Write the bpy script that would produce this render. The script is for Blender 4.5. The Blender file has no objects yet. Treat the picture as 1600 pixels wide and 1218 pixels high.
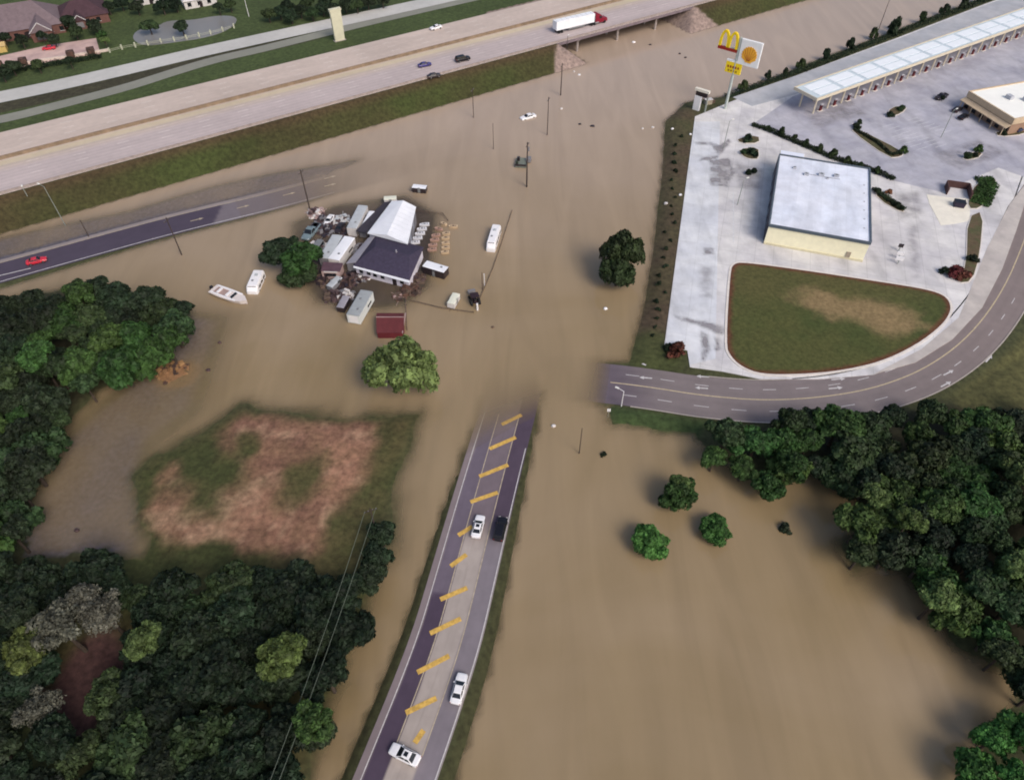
import bpy, math, random
import numpy as np
random.seed(7); rng = np.random.default_rng(7)
C = bpy.context.scene.collection
S = bpy.context.scene
# ------------------------------------------------------------------ camera, sky, sun
F = 1115.0; TH = math.radians(48); H = 115.0          # lens in photo pixels, pitch below the horizon, height over the water
cam = bpy.data.cameras.new('Camera'); co = bpy.data.objects.new('Camera', cam); C.objects.link(co)
co.location = (0, 0, H); co.rotation_euler = (math.pi/2 - TH, 0, 0)
cam.sensor_fit = 'HORIZONTAL'; cam.sensor_width = 36; cam.lens = 36*F/1600; cam.clip_end = 6000; cam.clip_start = 1
S.camera = co
SUN_EL, SUN_AZ = math.radians(44), math.radians(142)    # azimuth clockwise from +Y: light comes from the right, behind the camera
w = bpy.data.worlds.new('World'); S.world = w; w.use_nodes = True
sky = w.node_tree.nodes.new('ShaderNodeTexSky'); sky.sky_type = 'NISHITA'; sky.sun_disc = False
sky.sun_elevation = SUN_EL; sky.sun_rotation = SUN_AZ; sky.air_density = 1.0; sky.dust_density = 4.0
w.node_tree.links.new(sky.outputs[0], w.node_tree.nodes['Background'].inputs[0])
w.node_tree.nodes['Background'].inputs[1].default_value = 0.125
sl = bpy.data.lights.new('sun', 'SUN'); sl.energy = 1.45; sl.angle = math.radians(26); sl.color = (1, .95, .88)
so = bpy.data.objects.new('sun', sl); C.objects.link(so)
so.rotation_euler = (math.pi/2 - SUN_EL, 0, math.pi - SUN_AZ)
S.view_settings.view_transform = 'Standard'; S.view_settings.look = 'None'
S.view_settings.exposure = 0.22; S.view_settings.gamma = 1.0
S.cycles.max_bounces = 6; S.cycles.transparent_max_bounces = 12; S.cycles.filter_width = 1.9

# ------------------------------------------------------------------ helpers
def P(u, v, z=0.0):
    """ground point (x, y) at height z seen at photo pixel (u, v)"""
    x = (u-800)/F; y = (609-v)/F
    d = (x, math.cos(TH)+y*math.sin(TH), -math.sin(TH)+y*math.cos(TH))
    t = (z-H)/d[2]
    return np.array([t*d[0], t*d[1]])
def P3(u, v, z=0.0):
    p = P(u, v, z); return (p[0], p[1], z)
def PS(pts, z=0.0): return [P(u, v, z) for u, v in pts]
def interp(x, xs, ys): return float(np.interp(x, xs, ys))

def lin(r, g, b):
    f = lambda c: ((c/255+.055)/1.055)**2.4 if c > 10 else c/255/12.92
    return (f(r), f(g), f(b), 1)

MATS = {}
def mat(name, col, rough=.8, var=.12, scale=.6, metal=0., col2=None, spec=.3, bump=0., detail=4., attr=None, big=.0, rnd=0.):
    """procedural material: base colour, mottled by two noises"""
    if name in MATS: return MATS[name]
    m = bpy.data.materials.new(name); m.use_nodes = True; MATS[name] = m
    nt = m.node_tree; N = nt.nodes; L = nt.links; b = N['Principled BSDF']
    b.inputs['Roughness'].default_value = rough; b.inputs['Metallic'].default_value = metal
    b.inputs['Specular IOR Level'].default_value = spec
    tc = N.new('ShaderNodeTexCoord')
    n = N.new('ShaderNodeTexNoise'); n.inputs['Scale'].default_value = scale; n.inputs['Detail'].default_value = detail; n.inputs['Roughness'].default_value = .62
    L.new(tc.outputs['Object'], n.inputs['Vector'])
    mr = N.new('ShaderNodeMapRange'); mr.inputs[1].default_value = .3; mr.inputs[2].default_value = .7
    mr.inputs[3].default_value = 1-var; mr.inputs[4].default_value = 1+var
    L.new(n.outputs['Fac'], mr.inputs[0])
    if attr:
        src = N.new('ShaderNodeAttribute'); src.attribute_name = attr; base = src.outputs['Color']
    elif col2:
        n2 = N.new('ShaderNodeTexNoise'); n2.inputs['Scale'].default_value = scale*.37; n2.inputs['Detail'].default_value = 6
        L.new(tc.outputs['Object'], n2.inputs['Vector'])
        r2 = N.new('ShaderNodeMapRange'); r2.inputs[1].default_value = .38; r2.inputs[2].default_value = .62
        L.new(n2.outputs['Fac'], r2.inputs[0])
        mx = N.new('ShaderNodeMix'); mx.data_type = 'RGBA'
        mx.inputs[6].default_value = col; mx.inputs[7].default_value = col2
        L.new(r2.outputs[0], mx.inputs[0]); base = mx.outputs[2]
    else:
        rg = N.new('ShaderNodeRGB'); rg.outputs[0].default_value = col; base = rg.outputs[0]
    fac = mr.outputs[0]
    if big:
        n3 = N.new('ShaderNodeTexNoise'); n3.inputs['Scale'].default_value = .045; n3.inputs['Detail'].default_value = 5
        L.new(tc.outputs['Object'], n3.inputs['Vector'])
        r3 = N.new('ShaderNodeMapRange'); r3.inputs[1].default_value = .3; r3.inputs[2].default_value = .7
        r3.inputs[3].default_value = 1-big; r3.inputs[4].default_value = 1+big
        L.new(n3.outputs['Fac'], r3.inputs[0])
        mm = N.new('ShaderNodeMath'); mm.operation = 'MULTIPLY'; L.new(fac, mm.inputs[0]); L.new(r3.outputs[0], mm.inputs[1]); fac = mm.outputs[0]
    if rnd:
        oi = N.new('ShaderNodeObjectInfo'); r4 = N.new('ShaderNodeMapRange')
        r4.inputs[3].default_value = 1-rnd; r4.inputs[4].default_value = 1+rnd
        L.new(oi.outputs['Random'], r4.inputs[0])
        mm = N.new('ShaderNodeMath'); mm.operation = 'MULTIPLY'; L.new(fac, mm.inputs[0]); L.new(r4.outputs[0], mm.inputs[1]); fac = mm.outputs[0]
    sc = N.new('ShaderNodeVectorMath'); sc.operation = 'SCALE'
    L.new(base, sc.inputs[0]); L.new(fac, sc.inputs['Scale'])
    L.new(sc.outputs[0], b.inputs['Base Color'])
    if bump:
        bp = N.new('ShaderNodeBump'); bp.inputs['Strength'].default_value = bump; bp.inputs['Distance'].default_value = .1
        L.new(n.outputs['Fac'], bp.inputs['Height']); L.new(bp.outputs[0], b.inputs['Normal'])
    return m

class MB:
    """collects boxes, prisms, tubes ... and links them as ONE mesh object"""
    def __init__(s): s.v = []; s.f = []
    def add(s, vs, fs):
        o = len(s.v); s.v += [tuple(map(float, p)) for p in vs]; s.f += [tuple(i+o for i in f) for f in fs]; return s
    def box(s, cx, cy, z0, sx, sy, sz, rot=0., taper=1.):
        c, q = math.cos(rot), math.sin(rot); vs = []
        for z, k in ((z0, 1.), (z0+sz, taper)):
            for a, b in ((-1,-1),(1,-1),(1,1),(-1,1)):
                x, y = a*sx/2*k, b*sy/2*k; vs.append((cx+x*c-y*q, cy+x*q+y*c, z))
        return s.add(vs, [(3,2,1,0),(4,5,6,7),(0,1,5,4),(1,2,6,5),(2,3,7,6),(3,0,4,7)])
    def prism(s, poly, z0, z1, bottom=True):
        n = len(poly); poly = [tuple(p) for p in poly]
        if sum(poly[i][0]*poly[(i+1)%n][1]-poly[(i+1)%n][0]*poly[i][1] for i in range(n)) < 0: poly = poly[::-1]
        vs = [(x, y, z0) for x, y in poly]+[(x, y, z1) for x, y in poly]
        fs = [tuple(range(n, 2*n))]+([tuple(range(n-1, -1, -1))] if bottom else [])
        fs += [(i, (i+1)%n, n+(i+1)%n, n+i) for i in range(n)]
        return s.add(vs, fs)
    def loft(s, rings, cap=True):
        n = len(rings[0]); vs = [p for r in rings for p in r]; fs = []
        for k in range(len(rings)-1):
            for i in range(n): fs.append((k*n+i, k*n+(i+1)%n, (k+1)*n+(i+1)%n, (k+1)*n+i))
        if cap: fs += [tuple(range(n-1, -1, -1)), tuple((len(rings)-1)*n+i for i in range(n))]
        return s.add(vs, fs)
    def tube(s, p0, p1, r0, r1=None, n=8):
        r1 = r0 if r1 is None else r1
        a = np.array(p0, float); b = np.array(p1, float); d = b-a; d /= np.linalg.norm(d)+1e-9
        u = np.cross(d, (0,0,1) if abs(d[2]) < .9 else (1,0,0)); u /= np.linalg.norm(u); q = np.cross(d, u)
        rings = [[c+r*(math.cos(t)*u+math.sin(t)*q) for t in np.linspace(0, 2*math.pi, n, endpoint=False)] for c, r in ((a, r0), (b, r1))]
        return s.loft(rings)
    def slab(s, p, t=.02):
        """a quad pane of 4 corner points thickened by t along its normal"""
        p = [np.array(q, float) for q in p]; nn = np.cross(p[1]-p[0], p[2]-p[0]); nn /= np.linalg.norm(nn)+1e-9
        return s.loft([[q-nn*t*.3 for q in p], [q+nn*t for q in p]])
    def build(s, name, m, parent=None, loc=None, smooth=False, bevel=0.):
        me = bpy.data.meshes.new(name); me.from_pydata(s.v, [], s.f); me.update()
        me.materials.append(m)
        if smooth: me.polygons.foreach_set('use_smooth', [True]*len(me.polygons))
        o = bpy.data.objects.new(name, me); C.objects.link(o)
        if parent: o.parent = parent
        if loc is not None: o.location = loc
        if bevel:
            bm = o.modifiers.new('bevel', 'BEVEL'); bm.width = bevel; bm.segments = 2; bm.limit_method = 'ANGLE'
        return o

def tag(o, label=None, cat=None, group=None, kind=None):
    if label: o['label'] = label
    if cat: o['category'] = cat
    if group: o['group'] = group
    if kind: o['kind'] = kind
    return o
def thing(name, label, cat, loc=(0,0,0), rz=0., group=None):
    o = bpy.data.objects.new(name, None); C.objects.link(o); o.empty_display_size = .5
    o.location = loc; o.rotation_euler = (0, 0, rz); return tag(o, label, cat, group)
def struct(o): o['kind'] = 'structure'; return o

def vnoise(x, y, sc, seed=0):
    """smooth value noise in [-1, 1]"""
    x = np.asarray(x, float)/sc+seed*17.3; y = np.asarray(y, float)/sc+seed*9.1
    xi = np.floor(x); yi = np.floor(y); fx = x-xi; fy = y-yi; fx = fx*fx*(3-2*fx); fy = fy*fy*(3-2*fy)
    h = lambda a, b: np.modf(np.abs(np.sin(a*127.1+b*311.7+seed*74.7)*43758.5453))[0]*2-1
    return (h(xi, yi)*(1-fx)+h(xi+1, yi)*fx)*(1-fy)+(h(xi, yi+1)*(1-fx)+h(xi+1, yi+1)*fx)*fy
def fbm(x, y, sc, seed=0): return .55*vnoise(x, y, sc, seed)+.3*vnoise(x, y, sc/2.1, seed+1)+.15*vnoise(x, y, sc/4.3, seed+2)
def sdist(X, Y, poly):
    """signed distance to a polygon, positive inside"""
    d = np.full(X.shape, 1e18); ins = np.zeros(X.shape, bool); n = len(poly)
    for i in range(n):
        ax, ay = poly[i]; bx, by = poly[(i+1)%n]; ex, ey = bx-ax, by-ay
        t = np.clip(((X-ax)*ex+(Y-ay)*ey)/(ex*ex+ey*ey+1e-12), 0, 1)
        d = np.minimum(d, (X-ax-t*ex)**2+(Y-ay-t*ey)**2)
        if ay != by:
            c = ((ay > Y) != (by > Y)) & (X < (bx-ax)*(Y-ay)/(by-ay)+ax); ins ^= c
    d = np.sqrt(d); return np.where(ins, d, -d)
def pdist(X, Y, line):
    """distance to a polyline of (x, y, z): distance, signed offset (left +), z of the nearest point, station"""
    D = np.full(X.shape, 1e18); O = np.zeros(X.shape); Z = np.zeros(X.shape); T = np.zeros(X.shape); s0 = 0
    for i in range(len(line)-1):
        ax, ay, az = line[i]; bx, by, bz = line[i+1]; ex, ey = bx-ax, by-ay; l = math.hypot(ex, ey)
        t = np.clip(((X-ax)*ex+(Y-ay)*ey)/(l*l), 0, 1); dx = X-ax-t*ex; dy = Y-ay-t*ey; d = np.hypot(dx, dy)
        m = d < D; D[m] = d[m]; O[m] = ((ex*dy-ey*dx)/l)[m]; Z[m] = (az+t*(bz-az))[m]; T[m] = (s0+t*l)[m]; s0 += l
    return D, O, Z, T
def smooth_line(pts, n=3):
    pts = np.array(pts, float)
    for _ in range(n):
        q = [pts[0]]
        for i in range(len(pts)-1): q += [pts[i]*.75+pts[i+1]*.25, pts[i]*.25+pts[i+1]*.75]
        q.append(pts[-1]); pts = np.array(q)
    return pts
def resample(line, step):
    line = np.array(line, float); seg = np.hypot(*(np.diff(line[:, :2], axis=0).T)); s = np.r_[0, np.cumsum(seg)]
    t = np.linspace(0, s[-1], max(2, int(s[-1]/step)+1)); return np.stack([np.interp(t, s, line[:, k]) for k in range(line.shape[1])], 1), t
def normals2(line):
    t = np.gradient(line[:, :2], axis=0); t /= np.linalg.norm(t, axis=1)[:, None]+1e-9; return np.stack([-t[:, 1], t[:, 0]], 1)
def grid_mesh(name, V, m, attrs=None, parent=None):
    """V: (a, b, 3) grid -> one sheet; attrs: name -> (a, b, 3) colours"""
    a, b = V.shape[:2]; me = bpy.data.meshes.new(name)
    idx = np.arange(a*b).reshape(a, b)
    q = np.stack([idx[:-1, :-1], idx[1:, :-1], idx[1:, 1:], idx[:-1, 1:]], -1).reshape(-1, 4)
    p0, p1, p2 = V.reshape(-1, 3)[q[0, :3]]
    if np.cross(p1-p0, p2-p0)[2] < 0: q = q[:, ::-1]
    me.vertices.add(a*b); me.vertices.foreach_set('co', V.reshape(-1).astype(np.float32))
    me.loops.add(q.size); me.loops.foreach_set('vertex_index', q.reshape(-1).astype(np.int32))
    me.polygons.add(len(q)); me.polygons.foreach_set('loop_start', np.arange(0, q.size, 4, dtype=np.int32))
    me.polygons.foreach_set('use_smooth', np.ones(len(q), bool))
    me.update(calc_edges=True); me.materials.append(m)
    for k, A in (attrs or {}).items():
        at = me.attributes.new(k, 'FLOAT_COLOR', 'POINT')
        at.data.foreach_set('color', np.concatenate([A, np.ones(A.shape[:2]+(1,))], 2).reshape(-1).astype(np.float32))
    o = bpy.data.objects.new(name, me); C.objects.link(o)
    if parent: o.parent = parent
    return o
def ribbon(name, line, o0, o1, m, dz=0., step=2., parent=None, ncross=1, colfn=None, tilt=0.):
    L, t = resample(line, step); n = normals2(L); offs = np.linspace(o0, o1, ncross+1)
    V = np.zeros((len(L), len(offs), 3)); V[..., :2] = L[:, None, :2]+n[:, None, :]*offs[None, :, None]
    V[..., 2] = L[:, None, 2]+dz+tilt*offs[None, :]
    at = {'tone': colfn(t[:, None]+0*offs[None, :], offs[None, :]+0*t[:, None], V[..., 0], V[..., 1])} if colfn else None
    return grid_mesh(name, V, m, at, parent)
def c3(r, g, b): return np.array(lin(r, g, b)[:3])
def smst(x, a, b): t = np.clip((x-a)/(b-a), 0, 1); return t*t*(3-2*t)
def mixc(a, b, t): return a*(1-t[..., None])+b*t[..., None]

# ------------------------------------------------------------------ lines of the roads (x, y, z)
HZ = 6.0
near_px = [(-160,346),(0,305),(250,240),(400,197),(537,160),(650,127),(800,84),(1000,32),(1110,4),(1250,-30),(1450,-75)]
far_px = [(-160,240),(0,205),(200,162),(400,107),(650,52),(800,14)]
HN = np.array(PS(near_px, HZ)); HF = np.array(PS(far_px, HZ))
hdir = HN[8]-HN[1]; hdir /= np.linalg.norm(hdir); hnor = np.array([-hdir[1], hdir[0]])
HW2 = float(np.mean((HF-HN[1])@hnor)-np.mean((HN[1:9]-HN[1])@hnor))/2        # half width of the highway
k1, k0 = np.polyfit((HN[:9]-HN[1])@hdir, (HN[:9]-HN[1])@hnor, 1)
hdir2 = hdir+hnor*k1; hdir2 /= np.linalg.norm(hdir2); hn2 = np.array([-hdir2[1], hdir2[0]])
h0 = HN[1]+hnor*k0+hn2*HW2
HLINE = [tuple(h0+hdir2*s)+(HZ,) for s in (-400, 0, 600)]
def hs(p): return float((np.array(p)-h0)@hdir2)                             # station along the highway
def ho(p): return float((np.array(p)-h0)@hn2)                               # offset from its centre, far side +
GAP0 = hs(P(886,70,HZ)); GAP1 = hs(P(1082,14,HZ))                           # the bridge span
print('highway half width', HW2, 'gap', GAP0, GAP1)

mv = [606, 650, 700, 800, 900, 1000, 1100, 1218, 1420]
mLe = [760, 745, 728, 697, 664, 638, 594, 543, 455]
mRe = [848, 838, 826, 802, 783, 756, 729, 690, 625]
mz = [-.34, -.10, .08, .38, .6, .75, .85, .9, .9]
MAIN = []; MAINW = []
for v, a, b, z in zip(mv, mLe, mRe, mz):
    pa, pb = P(a, v, z), P(b, v, z); MAIN.append(((pa[0]+pb[0])/2, (pa[1]+pb[1])/2, z)); MAINW.append(abs(pb[0]-pa[0])*.93/2)
MAIN = smooth_line(MAIN[::-1], 2)         # runs away from the camera
mdir = MAIN[-1][:2]-MAIN[-4][:2]; mdir /= np.linalg.norm(mdir)
MAIN = np.vstack([MAIN, [*(MAIN[-1][:2]+mdir*25), -1.3]])
MW = 5.9; TILT = -.022                      # the right lane lies higher

cu = [(890,590,-.6),(925,596,-.2),(965,600,.12),(1020,607,.5),(1100,620,.8),(1200,628,.9),(1300,621,.9),(1380,605,.9),(1455,574,.9),(1520,524,.9),(1570,455,.9),(1602,380,.9),(1625,310,.9),(1650,230,.9)]
CURVE = smooth_line([tuple(P(u, v, z))+(z,) for u, v, z in cu], 2)
CW = 5.9
fr = [(-220,478,.5),(-100,452,.4),(0,424,.3),(130,388,.16),(250,355,.06),(340,333,.02),(420,314,-.03),(480,298,-.1),(540,282,-.25),(620,262,-.55),(760,228,-.9)]
FRONT = smooth_line([tuple(P(u, v, z))+(z,) for u, v, z in fr], 2)
FW = 5.2
ff = [(-200,190),(0,152),(100,131),(200,108),(300,84),(400,62),(520,36),(640,10),(800,-26)]
FARR = smooth_line([tuple(P(u, v, .7))+(.7,) for u, v in ff], 2)
ff2 = [(-200,222),(0,188),(100,162),(200,136),(270,113),(340,92),(400,79),(480,59),(560,39),(640,20),(800,-16)]
FARR2 = smooth_line([tuple(P(u, v, .62))+(.62,) for u, v in ff2], 2)

# ------------------------------------------------------------------ the ground: one sheet
LOTZ = 1.0
land = [   # shoreline (photo pixels), height, bank slope
 ('wood_left', [(-300,540),(-60,490),(40,462),(110,450),(200,462),(290,492),(295,515),(245,560),(150,610),(85,680),(60,760),(40,830),(30,880),(-300,900)], .6, .14),
 ('field', [(232,715),(300,684),(375,638),(450,652),(560,656),(655,648),(640,700),(608,800),(598,860),(572,960),(520,1090),(470,1230),(420,1500),(-500,1500),(-500,880),(30,874),(130,866),(225,858),(212,800),(204,745)], .85, .10),
 ('wood_right', [(950,634),(1000,640),(1100,650),(1300,650),(1480,610),(1640,520),(1900,480),(1900,1500),(1560,1500),(1530,1230),(1545,1150),(1600,1110),(1590,1060),(1490,1015),(1455,930),(1405,890),(1335,895),(1300,850),(1345,770),(1280,735),(1180,745),(1110,708),(1085,676),(960,660)], .8, .2),
 ('lot', [(1040,190),(1072,160),(1140,150),(1250,104),(1400,48),(1520,2),(1700,-62),(2100,-80),(2100,700),(1640,560),(1300,640),(1000,600),(985,562),(1008,470),(1022,380),(1034,280)], .92, .33),
]
mud_poly = [(300,495),(345,500),(330,560),(300,640),(235,690),(205,740),(215,800),(225,870),(30,880),(45,800),(90,700),(150,640),(250,575)]
xs = np.r_[-3000, -2000, -1200, -800, -600, -480, np.arange(-400, -230, 4.), np.arange(-230, 231, 1.), np.arange(234, 400, 4.), 480, 600, 800, 1200, 2000, 3000]
ys = np.r_[-1500, -700, -300, -120, -60, -20, np.arange(0, 330, 1.), np.arange(330, 460, 3.), 480, 520, 600, 800, 1200, 2000, 3500]
X, Y = np.meshgrid(xs, ys, indexing='ij')
nz = fbm(X, Y, 14, 3); nz2 = fbm(X, Y, 5, 8); nz3 = fbm(X, Y, 40, 12)
Z = np.full(X.shape, -1.25)+.12*nz
SD = {}
for nm, poly, h, sl_ in land:
    sd = sdist(X, Y, PS(poly, 0)); SD[nm] = sd
    k = {'lot': .25, 'field': 1.9}.get(nm, 1.)
    s2 = sd+k*(1.6*nz+.7*nz2); Z = np.maximum(Z, np.minimum(h+(.12*nz2 if nm != 'lot' else 0), (s2+(1.2*fbm(X, Y, 2.6, 71) if nm != 'lot' else 0))*sl_))
sdm = sdist(X, Y, PS(mud_poly, 0)); Z = np.maximum(Z, np.minimum(-.12+.09*nz+.05*nz2, sdm*.06-.1))
# compound: shallow yard
col_yard = None
yard = PS([(440,345),(520,312),(640,296),(700,330),(690,450),(640,488),(560,500),(480,482),(440,420)], 0)
sdy = sdist(X, Y, yard); Z = np.maximum(Z, np.minimum(-.05+.06*nz, sdy*.12-.5))
# shallow strip between the frontage road and the embankment
sh = PS([(-220,440),(0,372),(200,330),(330,292),(430,270),(560,250),(470,300),(340,340),(0,440)], 0)
sds = sdist(X, Y, sh); Z = np.maximum(Z, np.minimum(-.10+.05*nz2+.05*nz, sds*.12-.15))
# land beyond the highway, everything far outside
HO = (X-h0[0])*hn2[0]+(Y-h0[1])*hn2[1]; HSt = (X-h0[0])*hdir2[0]+(Y-h0[1])*hdir2[1]
Z = np.maximum(Z, np.where(HO > HW2, np.minimum(.55+.1*nz, (HO-HW2-3)*.3), -9))
out = np.maximum(np.maximum(-Y-40, np.abs(X)-250), Y-420); Z = np.maximum(Z, np.minimum(.7, out*.05))
# the highway embankment, open under the bridge
ridge = HZ-.12-np.maximum(np.abs(HO)-HW2-.3, 0)*.72
gapd = np.minimum(HSt-GAP0, GAP1-HSt)               # positive inside the bridge opening
ridge = np.minimum(ridge, np.where(gapd > -1.5, HZ-1.3-np.maximum(gapd+.5, 0)*.8, 99))
Z = np.maximum(Z, ridge)
# the roads sit in the ground
def carve(line, hw, slope, tilt=0.):
    global Z
    D, O, ZR, T = pdist(X, Y, line)
    a = ZR-.10+tilt*np.clip(O, -hw-1, hw+1); e = np.maximum(D-hw-.9, 0)
    up = a-e*slope
    Z = np.where(D < hw+.9, a, np.maximum(np.minimum(Z, a+e*.6), up)); return D, O, T
Dm, Om, Tm = carve(MAIN, MW, .75, TILT)
Dc, Oc, Tc = carve(CURVE, CW, .3)
Df, Of, Tf = carve(FRONT, FW, .3)
for ln in (FARR, FARR2): carve(ln, 4.6, .3)
# the slab of the plaza is level
slab_px = [(1086,182),(1132,163),(1255,114),(1400,60),(1540,6),(1700,-52),(2050,-70),(2050,420),(1635,250),(1600,288),(1575,322),(1541,392),(1521,442),(1500,510),(1440,556),(1365,585),(1280,592),(1190,592),(1130,580),(1078,573),(1074,547),(1038,540)]
SLAB = PS(slab_px, LOTZ); sdl = sdist(X, Y, SLAB)
Z = np.where(sdl > -.6, np.minimum(Z, LOTZ-.16), Z)
Z = np.where(sdl > 1.0, LOTZ-.2, Z)
pond_px = [(205,60),(222,72),(262,68),(330,58),(366,42),(372,26),(340,24),(300,32),(262,32),(245,42),(215,46)]
sdp = sdist(X, Y, PS(pond_px, .55)); Z = np.where(sdp > 1, .3, Z)
# colours of the ground
g_dark = c3(66,68,44); g_emb = c3(58,65,32); g_brn = c3(68,55,38); soil = c3(150,110,90); soil2 = c3(120,86,72); soil3 = c3(166,134,108); mudc = c3(92,88,98); bedc = c3(120,104,80)
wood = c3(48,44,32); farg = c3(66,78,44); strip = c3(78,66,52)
col = np.zeros(X.shape+(3,))+g_dark
col = mixc(col, bedc, smst(-Z, .15, .5))
emb = smst(HO, -HW2-14, -HW2-12)*(1-smst(HO, -HW2-.5, -HW2+.5))
ec = mixc(np.zeros_like(col)+g_emb, g_brn, np.clip(.35+.9*nz3+.5*nz, 0, 1)*.7)
ec = mixc(ec, g_brn*1.1, smst(HO, -HW2-4, -HW2))
col = mixc(col, ec, emb)
col = mixc(col, farg, smst(HO, HW2-1, HW2+1)); 
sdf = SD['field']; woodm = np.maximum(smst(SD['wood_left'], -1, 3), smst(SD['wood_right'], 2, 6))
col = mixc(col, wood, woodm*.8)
f_rg = smst(sdf, -2, 3); col = mixc(col, mixc(np.zeros_like(col)+c3(62,66,36), c3(84,74,48), np.clip(.4+nz+.6*nz2, 0, 1)), f_rg)
dirt = sdist(X, Y, PS([(212,800),(235,748),(300,700),(390,652),(470,655),(595,658),(590,700),(560,770),(512,812),(505,856),(430,868),(300,856),(222,832)], .6))
nz5 = fbm(X, Y, 3.2, 77); dm = smst(dirt+2.6*nz+1.8*nz2+1.2*nz5, -1.2, 2.6)
for (pu, pv, ru, rv) in ((332,735,62,62),(470,752,38,55),(385,690,30,24)):
    c0 = P(pu, pv, .7); ru_ = ru/7.4; rv_ = rv/5.6
    dm = dm*smst(np.hypot((X-c0[0])/ru_, (Y-c0[1])/rv_)+.45*nz+.35*nz2+.25*nz5, .45, 1.25)
nz4 = fbm(X, Y, 2.4, 61); sc_ = mixc(np.zeros_like(col)+soil, soil2, np.clip(.35+1.1*nz2+.8*nz+.7*nz4, 0, 1)); sc_ = mixc(sc_, soil3, np.clip(-.1+1.6*nz4-1.2*nz+.5*nz3, 0, .9))
sc_ = mixc(sc_, c3(84,72,50), np.clip(-.75+1.5*fbm(X, Y, 7, 66)+.9*nz4, 0, .7)); col = mixc(col, sc_, dm*(.8+.2*np.clip(nz4*2, -1, 1)))
clr = P(140,1065,.8); col = mixc(col, c3(74,52,50), 1-smst(np.hypot((X-clr[0])/6, (Y-clr[1])/9)+.3*nz, .7, 1.2))
sdr = pdist(X, Y, FARR)[1]; col = mixc(col, c3(60,54,44), smst(-sdr, 4, 5)*(1-smst(-sdr, 11, 13))*smst(-X, 60, 90)*.85)
col = mixc(col, mudc, smst(sdm+2*nz, -1, 2)*(1-dm)*smst(-Z, -.03, .05))
c0 = P(268,583,0); col = mixc(col, c3(140,104,70), (1-smst(np.hypot((X-c0[0])/5.5, (Y-c0[1])/4)+.5*nz+.3*nz2, .5, 1.1)))
st = smst(sdist(X, Y, PS([(1045,170),(1085,170),(1090,190),(1044,530),(1010,565),(985,562),(1008,470),(1022,380),(1034,280),(1040,190)], .5)), -2, 1)
col = mixc(col, mixc(np.zeros_like(col)+strip, c3(72,72,46), np.clip(.4+1.2*nz, 0, 1)), st)
sw = P(1020,552,.6); col = mixc(col, c3(66,72,40), (1-smst(np.hypot(X-sw[0], Y-sw[1]), 5, 10))*.8)
rg = smst(sdist(X, Y, PS([(1480,620),(1560,560),(1640,480),(1800,480),(1800,640),(1500,640)], .8)), -1, 2); col = mixc(col, c3(84,82,50), rg)
col = mixc(col, c3(58,72,40), smst(sdist(X, Y, PS([(950,632),(1010,640),(1110,660),(1090,680),(960,664)], .5)), -1, 1))
col = mixc(col, c3(58,58,36), smst(Dm, MW, MW+.6)*(1-smst(Dm, MW+2.6, MW+3.4)))
col = mixc(col, c3(92,88,98), smst(sds, -1, 2)*.9); col = mixc(col, c3(46,41,44), smst(sdy+2*nz, 0, 6))
# bare slope paving beside the bridge
pav = smst(gapd, -9, -7)*(1-smst(gapd, 30, 31))*smst(-HO, HW2-2, HW2)*smst(Z, -.8, -.3)
pav = np.maximum(pav, smst(gapd, -3.0, -2.)*smst(Z, -1.2, -.9)*(np.abs(HO) < HW2+18))
pvm = smst(Z, -1., -.6)*(gapd > -16)*(np.abs(HO) < HW2+14)
wdg = smst(gapd+16-(-HO-HW2)*.0, 0, 1)
tri = smst(gapd+9-.75*np.maximum(0, 8-(-HO-HW2)), 0, .8)
col = mixc(col, c3(142,124,116), np.clip(pvm*np.maximum(tri*(HO < -HW2+3), gapd > -2.5), 0, 1))
fl = P(180,112,.6)
MG = mat('ground_soil', None, .95, .42, .9, attr='tone', detail=8, bump=.5, big=.12)
ground = struct(grid_mesh('ground', np.stack([X, Y, Z], -1), MG, {'tone': np.clip(col, 0, 1)}))

# ------------------------------------------------------------------ flood water: clearer where it is shallow
MWt = bpy.data.materials.new('flood_water'); MWt.use_nodes = True
nt = MWt.node_tree; N = nt.nodes; L = nt.links; b = N['Principled BSDF']
tc = N.new('ShaderNodeTexCoord'); at = N.new('ShaderNodeAttribute'); at.attribute_name = 'tone'
sep = N.new('ShaderNodeSeparateColor'); L.new(at.outputs['Color'], sep.inputs[0])
n1 = N.new('ShaderNodeTexNoise'); n1.inputs['Scale'].default_value = .018; n1.inputs['Detail'].default_value = 5; n1.inputs['Distortion'].default_value = .6
L.new(tc.outputs['Object'], n1.inputs[0])
cr = N.new('ShaderNodeMix'); cr.data_type = 'RGBA'
cr.inputs[6].default_value = lin(136,117,86); cr.inputs[7].default_value = lin(151,132,106)
mr = N.new('ShaderNodeMapRange'); mr.inputs[1].default_value = .35; mr.inputs[2].default_value = .65
L.new(n1.outputs[0], mr.inputs[0]); L.new(mr.outputs[0], cr.inputs[0]); 
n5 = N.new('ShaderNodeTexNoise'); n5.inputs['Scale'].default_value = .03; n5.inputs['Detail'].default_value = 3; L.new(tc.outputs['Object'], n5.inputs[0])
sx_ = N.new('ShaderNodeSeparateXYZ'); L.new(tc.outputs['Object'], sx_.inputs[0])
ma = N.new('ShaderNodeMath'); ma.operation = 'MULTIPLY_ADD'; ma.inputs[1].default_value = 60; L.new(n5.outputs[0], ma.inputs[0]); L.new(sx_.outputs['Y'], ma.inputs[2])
r5 = N.new('ShaderNodeMapRange'); r5.interpolation_type = 'SMOOTHSTEP'; r5.inputs[1].default_value = 130; r5.inputs[2].default_value = 300; L.new(ma.outputs[0], r5.inputs[0])
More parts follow.
